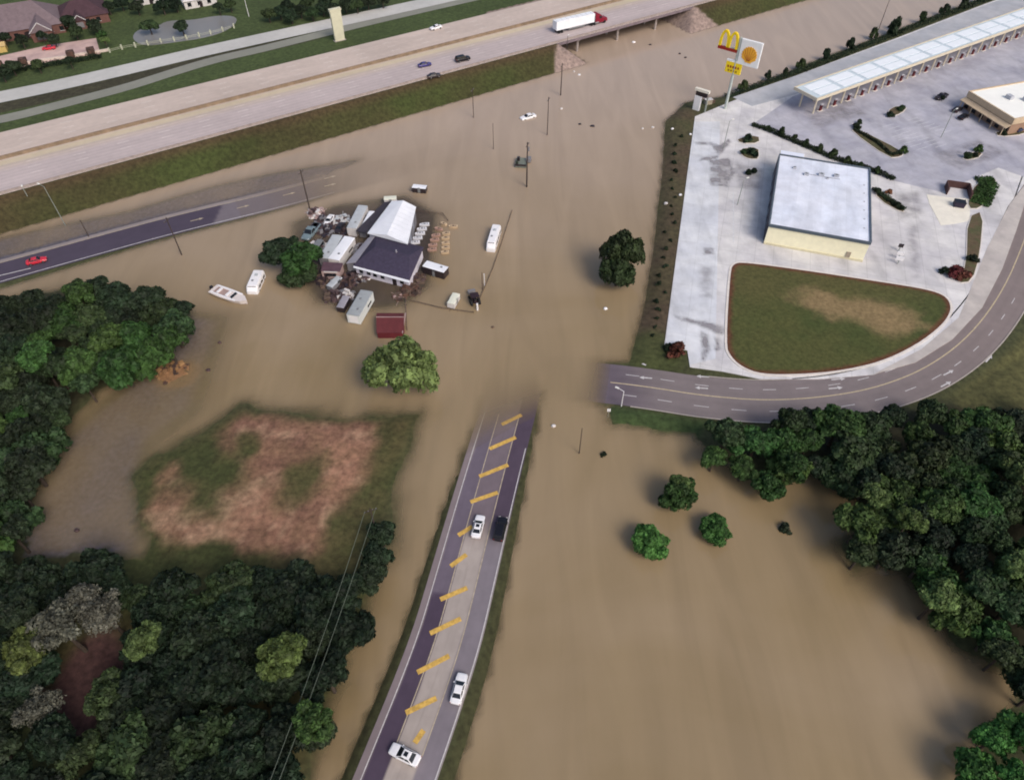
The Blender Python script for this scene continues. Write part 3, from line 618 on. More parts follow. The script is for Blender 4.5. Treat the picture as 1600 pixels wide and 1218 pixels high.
def crown_mesh(name, seed, n=2600, lobes=13, size=.52, gap=.0, flat=.8):
    """leaf-sized faces spread over many lobes; about 4 m in radius, crown centre at 0"""
    r = np.random.default_rng(seed); cs = []; rs = []; ex = r.uniform(.8, 1.2)
    for k in range(lobes):
        a = r.uniform(0, 2*math.pi); q = math.sqrt(r.uniform(.05, 1))*3.0; z = r.uniform(-1.0, 2.3)*(1-.25*q/2.75)
        cs.append((q*math.cos(a)*ex, q*math.sin(a)/ex, z*flat)); rs.append(r.uniform(.65, 1.5))
    cs.append((0, 0, 1.2*flat)); rs.append(2.0)
    cs = np.array(cs); rs = np.array(rs); pr = rs**2; pr /= pr.sum()
    i = r.choice(len(cs), n, p=pr); d = r.normal(size=(n, 3)); d /= np.linalg.norm(d, axis=1)[:, None]; d[:, 2] = np.where(d[:, 2] < -.3, -d[:, 2], d[:, 2])
    rad = rs[i]*r.uniform(.62, 1.08, n)**.7; c = cs[i]+d*rad[:, None]
    nn = d+r.normal(size=(n, 3))*.55; nn /= np.linalg.norm(nn, axis=1)[:, None]
    t = np.cross(nn, r.normal(size=(n, 3))); t /= np.linalg.norm(t, axis=1)[:, None]; bb = np.cross(nn, t)
    s = size*r.uniform(.55, 1.25, n)[:, None]; q = r.uniform(.5, .9, n)[:, None]
    V = np.stack([c-t*s, c+bb*s*q*.7-t*s*.2, c+t*s, c-bb*s*q], 1).reshape(-1, 3)
    me = bpy.data.meshes.new(name); me.from_pydata(V.tolist(), [], [(4*k, 4*k+1, 4*k+2, 4*k+3) for k in range(n)]); me.update()
    me.materials.append(LEAF['dark']); return me
CROWN = [crown_mesh('crown_leaves', 10+k, 4600, 21+k % 5, .44) for k in range(8)]
CROWNB = [crown_mesh('crown_leaves', 40+k, 6200, 26, .33) for k in range(2)]
BARE = [crown_mesh('crown_twigs', 60+k, 3000, 26, .26) for k in range(2)]
SHRUB = [crown_mesh('shrub_leaves', 70+k, 420, 7, .95) for k in range(4)]
def trunk_mesh(seed):
    r = random.Random(seed); mb = MB(); mb.tube((0,0,-6.5), (.1,.05,-1.0), .34, .2, 8)
    for k in range(6):
        a = k*1.05+r.uniform(-.4,.4); e = r.uniform(1.2, 2.4)
        mb.tube((.05,.03,-2.6+.25*k), (e*math.cos(a), e*math.sin(a), r.uniform(-.4,1.2)), .13, .04, 6)
    mb.tube((.1,.05,-1.0), (.2,-.1,1.6), .2, .05, 6)
    me = bpy.data.meshes.new('trunk'); me.from_pydata(mb.v, [], mb.f); me.update(); me.materials.append(M_bark); return me
TRUNK = [trunk_mesh(k) for k in range(4)]
def tree(x, y, R, h, leaf, label, group=None, name='broadleaf_tree', cat='tree', meshes=None, k=None, zs=1., base=None):
    """R crown radius, h height of the crown's centre over the ground"""
    k = rng.integers(0, 999) if k is None else k; meshes = meshes or CROWN
    zb = max(gz(x, y), -.4) if base is None else base
    t = thing(name, label, cat, (x, y, zb), random.uniform(0, 6.28), group); s = R/4.0
    c = bpy.data.objects.new('crown', meshes[k % len(meshes)]); C.objects.link(c); c.parent = t; c.location = (0, 0, h)
    c.scale = (s, s, s*zs); c.material_slots[0].link = 'OBJECT'; c.material_slots[0].material = LEAF[leaf]
    b = bpy.data.objects.new('trunk', TRUNK[k % 4]); C.objects.link(b); b.parent = t; b.location = (0, 0, h); b.scale = (s, s, max(s*.6, h/6.3)); return t
def shrub(x, y, R, leaf, label, group=None, name='shrub', cat='shrub', tall=1., base=None):
    zb = gz(x, y) if base is None else base; k = int(rng.integers(0, 4))
    o = bpy.data.objects.new(name, SHRUB[k]); C.objects.link(o); s = R/4.0; o.location = (x, y, zb+R*.25*tall); o.scale = (s, s, s*tall)
    o.rotation_euler = (0, 0, random.uniform(0, 6.28)); o.material_slots[0].link = 'OBJECT'; o.material_slots[0].material = LEAF[leaf]
    return tag(o, label, cat, group)
def scatter(px, zc, dmin, seed, tries=9000, jit=None):
    """crown centres inside a photo outline (read at crown height), no closer than dmin"""
    poly = PS(px, zc); pa = np.array(poly); r = np.random.default_rng(seed); pts = []
    x0, y0 = pa.min(0); x1, y1 = pa.max(0); c = r.uniform((x0, y0), (x1, y1), (tries, 2)); ok = sdist(c[:, 0], c[:, 1], poly) > 0
    for p in c[ok]:
        if all((p[0]-q[0])**2+(p[1]-q[1])**2 > dmin*dmin for q in pts): pts.append(p)
    return pts
CLEAR = [(P(140, 1062, 4.0), 6.2), (P(100, 985, 7), 3.6), (P(165, 960, 7), 3.2), (P(70, 1110, 6), 3.0)]
def wood(px, zc, dmin, seed, leafs, label, group, R=(3.6, 5.2), keep=lambda u, v: True, hz=(3.8, 6.4)):
    for p in scatter(px, zc, dmin, seed):
        if any(np.hypot(*(p-q)) < r_ for q, r_ in CLEAR): continue
        lf = leafs[int(rng.integers(0, len(leafs)))]
        tree(p[0], p[1], rng.uniform(*R)*rng.choice((.78, .95, 1.08)), rng.uniform(*hz), lf, label, group, zs=rng.uniform(.75, 1.35))
wood([(-30,500),(0,490),(50,478),(100,458),(130,448),(170,460),(230,472),(285,480),(295,500),(270,540),(210,570),(140,608),(85,650),(60,705),(45,760),(25,820),(20,870),(-30,890)], 5.2, 4.45, 1,
     ['dark','deep','mid','dark','deep'], 'dark green tree in the dense wood on the left bank below the frontage road', 'trees of the left bank wood')
wood([(-30,890),(60,895),(110,880),(170,895),(215,925),(300,920),(390,905),(430,905),(500,940),(540,925),(560,940),(550,1000),(530,1050),(500,1120),(470,1190),(462,1240),(-30,1240)], 5.2, 4.45, 2,
     ['deep','black','deep','dark','black','black'], 'very dark tree in the wood at the bottom left corner', 'trees of the bottom left wood')
for k, (u, v, R) in enumerate(((596,835,3.0),(588,872,3.2),(577,905,3.2))): tree(*P(u, v, 4), R, 4.2, 'deep', ['dark slim tree at the tip of the bottom left wood beside the flooded ditch','second dark tree from the tip of the bottom left wood','third dark tree from the tip of the bottom left wood'][k])
wood([(1105,705),(1125,680),(1195,690),(1235,660),(1280,655),(1320,680),(1370,660),(1440,645),(1520,660),(1635,640),(1635,800),(1400,800),(1350,760),(1285,725),(1235,745),(1180,760),(1140,735)], 5.2, 4.45, 3,
     ['dark','mid','mid','dark','deep'], 'dark green tree in the wood beside the curved road', 'trees of the right wood', R=(3.6, 5.0))
wood([(1310,840),(1345,815),(1400,795),(1635,795),(1635,1060),(1580,1010),(1490,975),(1465,930),(1435,870),(1330,880)], 5.2, 4.45, 4,
     ['dark','mid','mid','dark','deep'], 'dark green tree of the right wood overhanging the brown water', 'trees of the right wood', R=(3.6, 4.9))
wood([(1530,1180),(1570,1140),(1635,1130),(1635,1240),(1520,1240)], 6, 4.4, 5, ['bright','mid','bright'], 'bright green tree in the bottom right corner', 'trees of the bottom right corner', R=(3.3, 4.2), hz=(3, 4.5))
wood([(1560,1010),(1635,1040),(1635,1120),(1585,1080)], 6, 4.4, 6, ['deep','dark'], 'dark tree at the right edge above the bottom right corner', 'trees of the bottom right corner')
for (u, v, R, h, lf, lab) in [
   (1470,930,3.4,8.5,'light','pale yellow-green tree at the left edge of the right wood over the water'),
   (1590,745,3.6,9,'light','pale green tree at the right edge of the picture inside the right wood'),
   (1365,775,2.6,9,'light','small light green tree above the rounded dark crowns of the right wood'),
   (1420,815,2.8,9,'yellow','yellow-green tree amid the dark crowns of the right wood'),
   (1585,885,3.4,9,'light','light green tree near the right edge halfway down the right wood'),
   (1240,725,3.2,8,'mid','fresh green tree at the left end of the right wood beside the flood'),
   (440,1030,3.6,9,'yellow','yellow-green tree amid the dark crowns of the bottom left wood'),
   (100,985,4.6,8.5,'grey','grey bare-twigged tree in the bottom left wood'),(165,960,3.8,8.5,'grey','second grey bare-twigged tree nearest the muddy flat in the bottom left wood'),(45,1020,3.6,8,'yellow','olive tree left of the grey bare-twigged trees'),
   (66,1112,3.4,7,'grey','small grey bare tree left of the dark clearing'),(30,965,3.4,8,'deep','dark tree left of the grey bare-twigged trees'),(130,945,3.8,8,'grey','third grey bare-twigged tree between the two larger ones'),(225,1005,3.2,8.5,'light','pale tree right of the grey bare-twigged trees'),(490,1130,3.0,9,'mid','greener tree at the right side of the bottom left wood beside the ditch'),
   (60,560,3.8,9.5,'mid','brighter green tree inside the left bank wood'),(125,465,4.0,8.5,'mid','green tree at the upper end of the left bank wood by the frontage road')]:
    tree(*P(u, v, h), R, h, lf, lab, meshes=BARE if lf == 'grey' else None)
for (u, v, R, h, lf, zs, mm, lab) in [
   (622,576,8.0,5.8,'pale',1.1,CROWNB,'tall round light green tree standing in the flood below the red trailer'),
   (970,392,5.4,7.4,'dark',1.35,CROWNB,'twin-topped dark green tree in the flood left of the grass strip'),
   (965,424,4.6,4.4,'dark',1.3,None,'lower dark tree joined below the twin-topped tree in the flood'),
   (472,406,5.3,5.4,'mid',.9,None,'green tree at the left of the flooded yard beside the pale trailers'),
   (438,390,5.0,5.2,'deep',.85,None,'darker tree at the outer left side of the flooded yard'),
   (466,428,4.6,2.8,'dark',.8,None,'low dark tree behind the small camper in the flooded yard'),
   (1060,770,3.6,3.4,'mid',1.2,None,'taller pale-topped green tree in the flood, upper of three near the right wood'),
   (1018,845,3.6,2.6,'bright',.85,None,'round bright green tree in the flood, lowest of three near the right wood'),
   (1120,826,3.2,2.2,'bright',.75,None,'round bright green tree in the flood, rightmost of three near the right wood')]:
    tree(*P(u, v, h), R, h, lf, lab, meshes=mm, zs=zs, k=3)
tree(*P(1063,752,5.5), 2.0, 5.0, 'light', 'pale thin tree top rising behind the upper of three flooded trees', zs=1.1)
shrub(*P(1225,825,.3), 1.5, 'deep', 'small dark bush poking out of the brown water before the right wood', base=-.2)
shrub(*P(943,709,.3), .8, 'deep', 'tiny dark bush in the water left of the curved road end', base=-.2)
shrub(*P(1055,551,1), 2.6, 'red', 'dark red-leaved bush beside the mouth of the truck lane', name='red_bush', cat='bush')
shrub(*P(1042,545,1), 1.5, 'deep', 'dark green bush left of the red-leaved bush')
# ------------------------------------------------------------------ vehicles
M_glass = mat('window_glass', (.012,.014,.018,1), .12, .1, 1, spec=.6); M_tyre = mat('tyre_rubber', (.015,.015,.016,1), .85, .1, 4)
M_rim = mat('wheel_rim', (.35,.35,.36,1), .35, .1, 3, metal=.8); M_lamp = mat('lamp_lens', (.75,.74,.7,1), .2, .05, 4); M_tail = mat('tail_lens', (.3,.015,.012,1), .25, .1, 4)
def paint(nm, rgb, r=.3): return mat('paint_'+nm, lin(*rgb), r, .04, .8, spec=.5)
PW = paint('white', (232,230,232)); PB = paint('black', (22,20,26)); PBL = paint('blue', (52,44,112)); PR = paint('red', (196,44,62)); PG = paint('grey', (120,122,124)); PDK = paint('dark', (48,40,44)); PMR = paint('maroon', (128,24,44)); PTL = paint('teal_grey', (112,128,134)); PNV = paint('navy', (46,54,84))
def body_rings(st):
    R = []
    for y, wd, zb, zt in st:
        R.append([(-wd*.88,y,zb),(-wd,y,zb+.14),(-wd,y,zt-.16),(-wd*.9,y,zt-.03),(-wd*.5,y,zt+.02),(wd*.5,y,zt+.02),(wd*.9,y,zt-.03),(wd,y,zt-.16),(wd,y,zb+.14),(wd*.88,y,zb)])
    return R
KINDS = dict(
 sedan=dict(L=4.8, st=[(-2.4,.70,.42,.84),(-2.28,.86,.3,.94),(-1.6,.91,.22,1.0),(-.6,.92,.2,.98),(.8,.92,.2,.97),(1.5,.91,.22,.92),(2.2,.84,.3,.78),(2.4,.68,.4,.66)], cab=(-1.72,1.05,-1.0,.22,.8,.6,.95,1.43), ax=(-1.42,1.45)),
 suv=dict(L=5.0, st=[(-2.5,.80,.45,1.05),(-2.4,.93,.35,1.12),(-1.6,.97,.28,1.14),(0,.97,.26,1.12),(1.0,.97,.26,1.1),(1.7,.95,.3,1.06),(2.35,.88,.36,.95),(2.5,.74,.46,.82)], cab=(-2.4,1.2,-2.15,.4,.88,.72,1.1,1.78), ax=(-1.5,1.55)),
 pickup=dict(L=5.6, st=[(-2.8,.88,.5,1.02),(-2.7,.95,.4,1.06),(-1.4,.97,.34,1.06),(0,.97,.3,1.08),(1.2,.97,.3,1.08),(2.0,.95,.34,1.04),(2.65,.88,.4,.94),(2.8,.74,.5,.84)], cab=(-.55,1.4,-.4,.65,.88,.7,1.06,1.78), ax=(-1.75,1.75), bed=(-2.65,-.7)),
 van=dict(L=5.4, st=[(-2.7,.90,.4,1.2),(-2.62,.99,.32,1.25),(-1.4,1.0,.28,1.25),(0,1.0,.28,1.25),(1.4,1.0,.28,1.22),(2.1,.96,.32,1.08),(2.6,.88,.4,.92),(2.7,.74,.5,.8)], cab=(-2.66,2.0,-2.58,1.25,.97,.86,1.2,2.15), ax=(-1.6,1.75)))
def car(name, label, cat, front, rear, z, pm, kind='sedan', sunroof=False, sink=0., group=None, scale=1.):
    K = KINDS[kind]; a = P(*front, z+.7); b_ = P(*rear, z+.7); c = (a+b_)/2; d = a-b_
    t = thing(name, label, cat, (c[0], c[1], z-sink), math.atan2(-d[0], d[1]), group); t.scale = (scale,)*3
    MB().loft(body_rings(K['st'])).build('body', pm, t, smooth=False, bevel=.04)
    y0, y1, r0, r1, w0, w1, z0, z1 = K['cab']
    B = [(-w0,y0,z0),(w0,y0,z0),(w0,y1,z0),(-w0,y1,z0)]; T = [(-w1,r0,z1-.05),(w1,r0,z1-.05),(w1,r1,z1-.05),(-w1,r1,z1-.05)]
    R2 = [(-w1*.9,r0+.08,z1),(w1*.9,r0+.08,z1),(w1*.9,r1-.08,z1),(-w1*.9,r1-.08,z1)]
    MB().loft([B, T, R2]).build('roof', pm, t, bevel=.03)
    def pane(nm, i, j, ku=.9, kv=(.12,.9), m=M_glass, us=None):
        bi, bj, ti, tj = (np.array(q) for q in (B[i], B[j], T[i], T[j])); q = lambda u, v: (bi*(1-u)+bj*u)*(1-v)+(ti*(1-u)+tj*u)*v
        u0, u1 = us or ((1-ku)/2, (1+ku)/2)
        MB().slab([q(u0,kv[0]), q(u1,kv[0]), q(u1,kv[1]), q(u0,kv[1])], .02).build(nm, m, t)
    pane('windshield', 2, 3, .93, (.04,.95)); pane('rear_window', 0, 1, .9, (.12,.95))
    for i, j in ((1,2),(3,0)):
        pane('side_window', i, j, us=(.06,.48)); pane('side_window', i, j, us=(.52,.9))
    if sunroof: MB().box(-.05*0, (r0+r1)/2+.1, z1-.005, w1*1.1, (r1-r0)*.5, .02).build('sunroof', M_glass, t)
    if 'bed' in K: MB().box(0, sum(K['bed'])/2, 1.05, 1.55, K['bed'][1]-K['bed'][0], .03).build('cargo_bed', PDK, t)
    hw = .84 if kind == 'sedan' else .9
    for sx in (-1, 1):
        for y in K['ax']:
            ty = MB().tube((sx*(hw-.12), y, .33), (sx*(hw+.08), y, .33), .33, n=16).build('tyre', M_tyre, t)
            MB().tube((sx*(hw+.06), y, .33), (sx*(hw+.1), y, .33), .2, n=12).build('rim', M_rim, ty)
        f = K['st'][-2]; r = K['st'][1]
        MB().box(sx*f[1]*.72, f[0]+.06, f[3]-.22, .34, .16, .14).build('headlight', M_lamp, t)
        MB().box(sx*r[1]*.78, r[0]-.05, r[3]-.26, .26, .12, .16).build('taillight', M_tail, t)
        MB().box(sx*(w0+.16), y1-.35, z0-.02, .2, .12, .14).build('mirror', pm, t)
    return t
yz = lambda v, u=750: zc_main(*P(u, v, .6))
car('white_car', 'white car with a dark sunroof on the causeway beside the black car', 'car', (753,798), (741,846), yz(822,747)+.02, PW, sunroof=True)
car('black_car', 'black car beside the white car near the water on the causeway', 'car', (787,806), (777,846), yz(826,782)+.02, PB, 'suv')
car('white_car', 'white car with a plain white roof driving at the right edge of the causeway', 'car', (724,1048), (710,1102), yz(1075,717)+.02, PW)
car('white_car', 'white police-style car with a dark roof panel turned across the causeway, nearest to the camera', 'car', (609,1166), (656,1190), yz(1177,632)+.02, PW, sunroof=True)
car('white_car', 'small white car on the far lanes of the highway', 'car', (671,45), (691,40), HZ+.02, PW)
car('blue_car', 'blue car on the highway beside the dark car', 'car', (675,98), (652,103), HZ+.02, PBL)
car('black_car', 'large black sport utility car on the highway ahead of the blue car', 'car', (736,89), (710,95), HZ+.02, PB, 'suv', scale=1.1)
car('dark_car', 'dark brown car close to the near barrier of the highway', 'car', (690,115), (666,120), HZ+.02, PDK)
car('red_car', 'red car on the dry stretch of the frontage road', 'car', (77,402), (36,411), .3, PR)
car('white_car', 'white car half sunk in the flood below the highway embankment', 'car', (812,184), (838,177), 0, PW, sink=.5, scale=1.15)
car('grey_pickup', 'blue-grey pickup beside the trees in the flooded yard', 'pickup', (476,374), (496,350), -.1, PTL, 'pickup', sink=.2, scale=1.3)
car('red_car', 'red car on the pink driveway of the large house', 'car', (63,76), (89,73), .62, PR)
car('dark_car', 'dark car parked on the lot left of the tan store', 'car', (1460,155), (1482,146), LOTZ+.02, PDK, 'pickup')
car('dark_car', 'dark purple car at the wall of the tan store', 'car', (1507,164), (1486,176), LOTZ+.02, PDK)
car('black_car', 'black car nearest the camera at the wall of the tan store', 'car', (1515,177), (1497,186), LOTZ+.02, PB)
car('blue_car', 'navy blue car at the right edge below the tan store', 'car', (1610,196), (1580,206), LOTZ+.02, PNV, 'suv')
car('dark_car', 'dark car parked between the trailers and the junk in the flooded yard', 'car', (526,362), (535,347), -.1, PDK, sink=.25)
car('white_car', 'white car parked in the junk left of the uppermost trailer', 'car', (510,349), (518,336), -.1, PW, sink=.25)
car('grey_van', 'grey van parked beside the blue-grey trailer above the trees', 'van', (488,399), (503,378), -.1, PG, 'van', sink=.3)
# the semi truck
a, b_ = P(948,28,HZ+1.2), P(866,47,HZ+1.2); d = a-b_; c = (a+b_)/2
tk = thing('semi_truck', 'semi truck with a red cab and a long white trailer on the bridge approach', 'truck', (c[0], c[1], HZ+.02), math.atan2(-d[0], d[1]))
tk.scale = (1.08,)*3
MB().box(0,-3.0,1.15,2.6,15.6,2.85).build('trailer', mat('trailer_white', lin(232,234,238), .5, .05, .3), tk, bevel=.05)
for k in range(8): MB().box(0,-10+k*2,4.003,2.5,.05,.02).build('roof_rib', PG, tk)
MB().loft([[(-1.2,y,z0),(1.2,y,z0),(1.2*q,y2,z1),(-1.2*q,y2,z1)] for y,y2,z0,z1,q in ((5.4,5.4,.6,3.4,.92),(6.3,6.3,.6,3.7,.92),(7.9,7.7,.6,3.0,.9),(8.4,8.35,.6,1.95,.9),(10.2,10.2,.6,1.75,.8),(10.5,10.5,.7,1.5,.7))]).build('cab', PMR, tk, bevel=.06)
MB().slab([(-.95,8.32,2.1),(.95,8.32,2.1),(.9,7.9,2.9),(-.9,7.9,2.9)], .04).build('windshield', M_glass, tk)
for sx in (-1, 1):
    MB().slab([(sx*1.21,7.0,2.0),(sx*1.21,7.9,2.0),(sx*1.14,7.7,2.75),(sx*1.14,7.0,2.75)], .03).build('side_window', M_glass, tk)
    MB().tube((sx*1.05,5.1,.9),(sx*1.05,5.1,3.6),.09).build('exhaust_stack', M_rim, tk)
    MB().tube((sx*1.0,5.2,.75),(sx*1.0,6.7,.75),.32,n=12).build('fuel_tank', M_rim, tk)
    for y in (-9.6,-8.4,4.0,5.2,9.3): MB().tube((sx*.75,y,.5),(sx*1.22,y,.5),.5,n=16).build('wheel', M_tyre, tk)
    MB().box(sx*1.1,-2.5,.55,.06,6.5,.55).build('side_skirt', PG, tk)
MB().box(0,0,.85,1.0,18,.3).build('chassis', PDK, tk)
# ------------------------------------------------------------------ roof boxes, trailers, sheds
M_wroof = mat('white_metal_roof', lin(228,229,234), .5, .06, .35); M_wall = mat('white_siding', lin(205,200,198), .7, .1, .8)
M_gwall = mat('grey_siding', lin(120,118,122), .8, .15, .8); M_droof = mat('dark_shingle', lin(62,56,74), .9, .2, 1.4, big=.1); M_rust = mat('rusty_metal', lin(98,72,62), .85, .35, 2, col2=lin(64,52,48))
M_groof = mat('pale_grey_roof', lin(176,180,184), .6, .12, .6); M_lroof = mat('grey_tin_roof', lin(150,146,154), .7, .12, .5); M_red = mat('red_metal_roof', lin(98,46,48), .7, .15, .7); M_pink = mat('pale_pink_trim', lin(170,146,142), .7, .1, 1)
M_wood = mat('weathered_wood', lin(96,80,70), .9, .3, 1.5); M_purp = mat('dark_scrap', lin(62,50,54), .9, .35, 1.2, col2=lin(90,72,72))
def axis(p0, p1, z):
    a, b = P(*p0, z), P(*p1, z); d = b-a; return (a+b)/2, math.atan2(-d[0], d[1]), float(np.hypot(*d))
def trailer(label, p0, p1, z, wd, mtop, mside, name='cargo_trailer', cat='trailer', sink=.45, ribs=5, vents=1, group=None, front=None):
    """box trailer standing in shallow water: roof from p0 to p1 read at height z"""
    c, rz, ln = axis(p0, p1, z); t = thing(name, label, cat, (c[0], c[1], -sink), rz, group); z = z+sink
    MB().box(0,0,.55,wd,ln,z-.55-.06).build('body', mside, t, bevel=.05)
    r = MB().loft([[(-wd/2-.04,y,z-.1),(wd/2+.04,y,z-.1),(wd/2-.12,y,z),(0,y,z+.05),(-wd/2+.12,y,z)] for y in (-ln/2-.04, ln/2+.04)]).build('roof', mtop, t)
    for k in range(vents): MB().box(wd*.12*(-1)**k, -ln*.25+k*ln*.4, z+.02, .55, .6, .16, taper=.8).build('roof_vent', PG, t)
    for k in range(1, ribs+1): MB().box(0, -ln/2+ln*k/(ribs+1), z+.012, wd*.8, .05, .05).build('roof_rib', mtop, t)
    MB().box(wd/2, ln*.18, 1.5, .05, ln*.25, .55).build('window', M_glass, t); MB().box(-wd/2, 0, .6, .05, .75, 1.6).build('door', PG, t)
    MB().box(0, -ln/2, .9, wd*.7, .06, z-1.3).build('end_panel', front or mside, t)
    for sx in (-1, 1):
        for y in (-ln*.12, .2*ln*0+.55): MB().tube((sx*(wd/2-.25), y, .35),(sx*(wd/2-.02), y, .35),.35,n=12).build('wheel', M_tyre, t)
    MB().tube((0, ln/2, .5), (0, ln/2+1.1, .45), .06).build('tow_bar', PDK, t); return t
trailer('pale grey trailer standing free, uppermost in the flooded yard', (549,356), (567,321), 2.8, 2.7, M_groof, M_wall)
trailer('blue-grey roofed trailer next to the trees in the flooded yard', (506,403), (527,367), 2.8, 2.8, M_groof, M_gwall)
trailer('bright white roofed trailer between the grey trailer and the dark roofed house', (521,405), (546,370), 2.9, 3.0, M_wroof, M_wall)
trailer('long white trailer with a grey roof and white end wall below the dark roofed house', (551,492), (573,454), 2.8, 3.2, mat('trailer_roof_grey', lin(152,156,158), .6, .1, .6), mat('trailer_side_white', lin(214,216,214), .6, .08, .6), front=PW, vents=2)
trailer('white roofed van trailer right of the dark roofed house', (697,421), (664,411), 2.4, 2.5, M_wroof, PDK, ribs=3)
trailer('small white trailer standing alone in the flood above the white roofed building', (666,292), (645,290), 1.7, 1.9, M_wroof, PDK, ribs=2, vents=0)
trailer('small cream trailer just behind the white roofed building', (619,308), (600,309), 1.8, 1.8, mat('cream_roof', lin(216,216,200), .6, .06, .8), M_wall, ribs=2, vents=0)
trailer('small cream box trailer left of the dark tractor in the flood', (713,458), (704,474), 1.6, 1.9, mat('cream_roof', lin(216,216,200), .6, .06, .8), M_wall, ribs=1, vents=0)
trailer('narrow white trailer squeezed between the uppermost trailer and the dark open shed', (566,360), (582,330), 2.4, 2.0, M_wroof, M_gwall)
trailer('low grey trailer lying in front of the small camper', (514,447), (530,432), 1.5, 1.8, M_groof, M_gwall, ribs=2, vents=0)
trailer('small dark roofed trailer left of the long white trailer', (531,480), (541,462), 1.7, 1.8, M_lroof, PDK, ribs=2, vents=0)
# motorhome and vans
def motorhome(label, p0, p1, z, wd, name='motorhome', cat='motorhome', sink=.5, cabdark=True):
    c, rz, ln = axis(p0, p1, z); t = thing(name, label, cat, (c[0], c[1], -sink), rz); z = z+sink
    MB().loft([[(-wd/2*k,y,.4),(wd/2*k,y,.4),(wd/2*k,y,zt*.8),(wd/2*k*.82,y,zt),(-wd/2*k*.82,y,zt),(-wd/2*k,y,zt*.8)] for y,k,zt in ((-ln/2,.9,z-.15),(-ln/2+.3,1,z),(ln*.2,1,z),(ln*.36,1,z-.05),(ln*.42,.97,z*.74),(ln/2-.1,.92,z*.6),(ln/2,.8,z*.5))]).build('body', PW, t, bevel=.08)
    MB().slab([(-wd*.38,ln*.425,z*.62),(wd*.38,ln*.425,z*.62),(wd*.36,ln*.375,z*.93),(-wd*.36,ln*.375,z*.93)], .06).build('windshield', M_glass, t)
    for sx in (-1, 1):
        for y in (-ln*.3, -ln*.05, ln*.18): MB().box(sx*wd/2, y, z*.45, .05, ln*.16, z*.25).build('side_window', M_glass, t)
        for y in (-ln*.3, ln*.3): MB().tube((sx*(wd/2-.2), y, .38), (sx*(wd/2+.03), y, .38), .38, n=14).build('wheel', M_tyre, t)
    MB().box(0, -ln*.2, z, .8, .9, .22, taper=.85).build('air_conditioner', M_groof, t); MB().box(.3, ln*.1, z, .5, .5, .12).build('roof_hatch', PG, t)
    return t
motorhome('white motorhome with dark side standing alone in the flood right of the yard', (776,350), (766,382), 2.4, 2.5)
motorhome('white van facing up the picture at the left of the flooded yard', (404,421), (391,450), 2.0, 2.9, 'white_van', 'van')
# white boat on a trailer
c, rz, ln = axis((334,450), (382,468), 1.2)
bt = thing('motor_boat', 'long white and pink boat on a trailer left of the white van', 'boat', (c[0], c[1], -.2), rz)
bt.scale = (1.4, 1.1, 1.0)
MB().loft([[(-q*1.05,y,zt),(-q*.8,y,.35),(0,y,.15),(q*.8,y,.35),(q*1.05,y,zt)] for y,q,zt in ((-ln/2,1.1,1.2),(-ln*.2,1.25,1.25),(ln*.15,1.2,1.3),(ln*.38,.75,1.4),(ln/2,.1,1.5))]).build('hull', mat('hull_white', lin(214,204,200), .5, .08, .8), bt)
for sx in (-1, 1): MB().box(sx*.95, -ln*.08, 1.25, .28, ln*.72, .22).build('gunwale', PW, bt)
MB().box(0,-ln*.1,1.2,1.5,ln*.6,.08).build('cockpit_floor', mat('cockpit_pink', lin(160,136,130), .8, .2, 1.5), bt)
for y in (-ln*.28, -ln*.02): MB().box(0,y,1.26,1.3,.5,.3).build('seat', PW, bt)
MB().slab([(-.8,ln*.16,1.3),(.8,ln*.16,1.3),(.65,ln*.12,1.75),(-.65,ln*.12,1.75)],.04).build('windscreen', M_glass, bt)
MB().box(0,-ln/2-.25,.7,.5,.5,1.0).build('outboard_motor', PB, bt)
# rows of small boats beside the white roof
M_bw = mat('small_boat_white', lin(222,222,230), .5, .06, 1.2); M_bm = mat('small_boat_muddy', lin(176,142,128), .7, .2, 1.2); M_bt = mat('small_boat_tan', lin(196,172,142), .7, .2, 1.2)
boat_n = {}
def small_boat(u, v, m, label, group, ln=2.7, rot=0.):
    x, y = P(u, v, .5); t = thing('small_boat', label, 'boat', (x, y, -.12), math.radians(100)+rot, group)
    MB().loft([[(-q,yy,.72),(-q*.75,yy,0),(q*.75,yy,0),(q,yy,.72)] for yy,q in ((-ln/2,.42),(0,.5),(ln*.3,.42),(ln/2,.14))]).build('hull', m, t)
    MB().box(0,-.1,.725,.56,ln*.62,.02).build('inner_floor', PG if m is M_bw else M_wood, t)
    for yy in (-.5, .4): MB().box(0,yy,.75,.86,.2,.05).build('seat', m, t)
    return t
ords = ['first','second','third','fourth','fifth']
for k, (u, v) in enumerate(((663,350),(659,357),(656,364),(652,371),(648,378))): small_boat(u, v, M_bw, 'white small boat, %s from the top of the row by the white roof' % ords[k], 'white boats in a row by the white roof', 2.7)
for k, (u, v) in enumerate(((681,367),(679,374),(676,382),(675,389))): small_boat(u, v, M_bm, 'muddy pink small boat, %s from the top of the middle row' % ords[k], 'muddy boats in the middle row', 2.4)
for k, (u, v) in enumerate(((697,364),(696,371),(696,379),(696,386),(695,393))): small_boat(u, v, M_bt, 'tan small boat, %s from the top of the outer row' % ords[k], 'tan boats in the outer row', 2.1)
small_boat(708, 353, M_bt, 'tan small boat lying apart right of the top of the rows', None, 2.4, -.2); small_boat(685, 357, M_bm, 'muddy small boat lying askew above the middle row', None, 2.2, -.5); small_boat(693, 349, M_bt, 'tan small boat lying askew at the fence corner above the rows', None, 1.8, -.7)
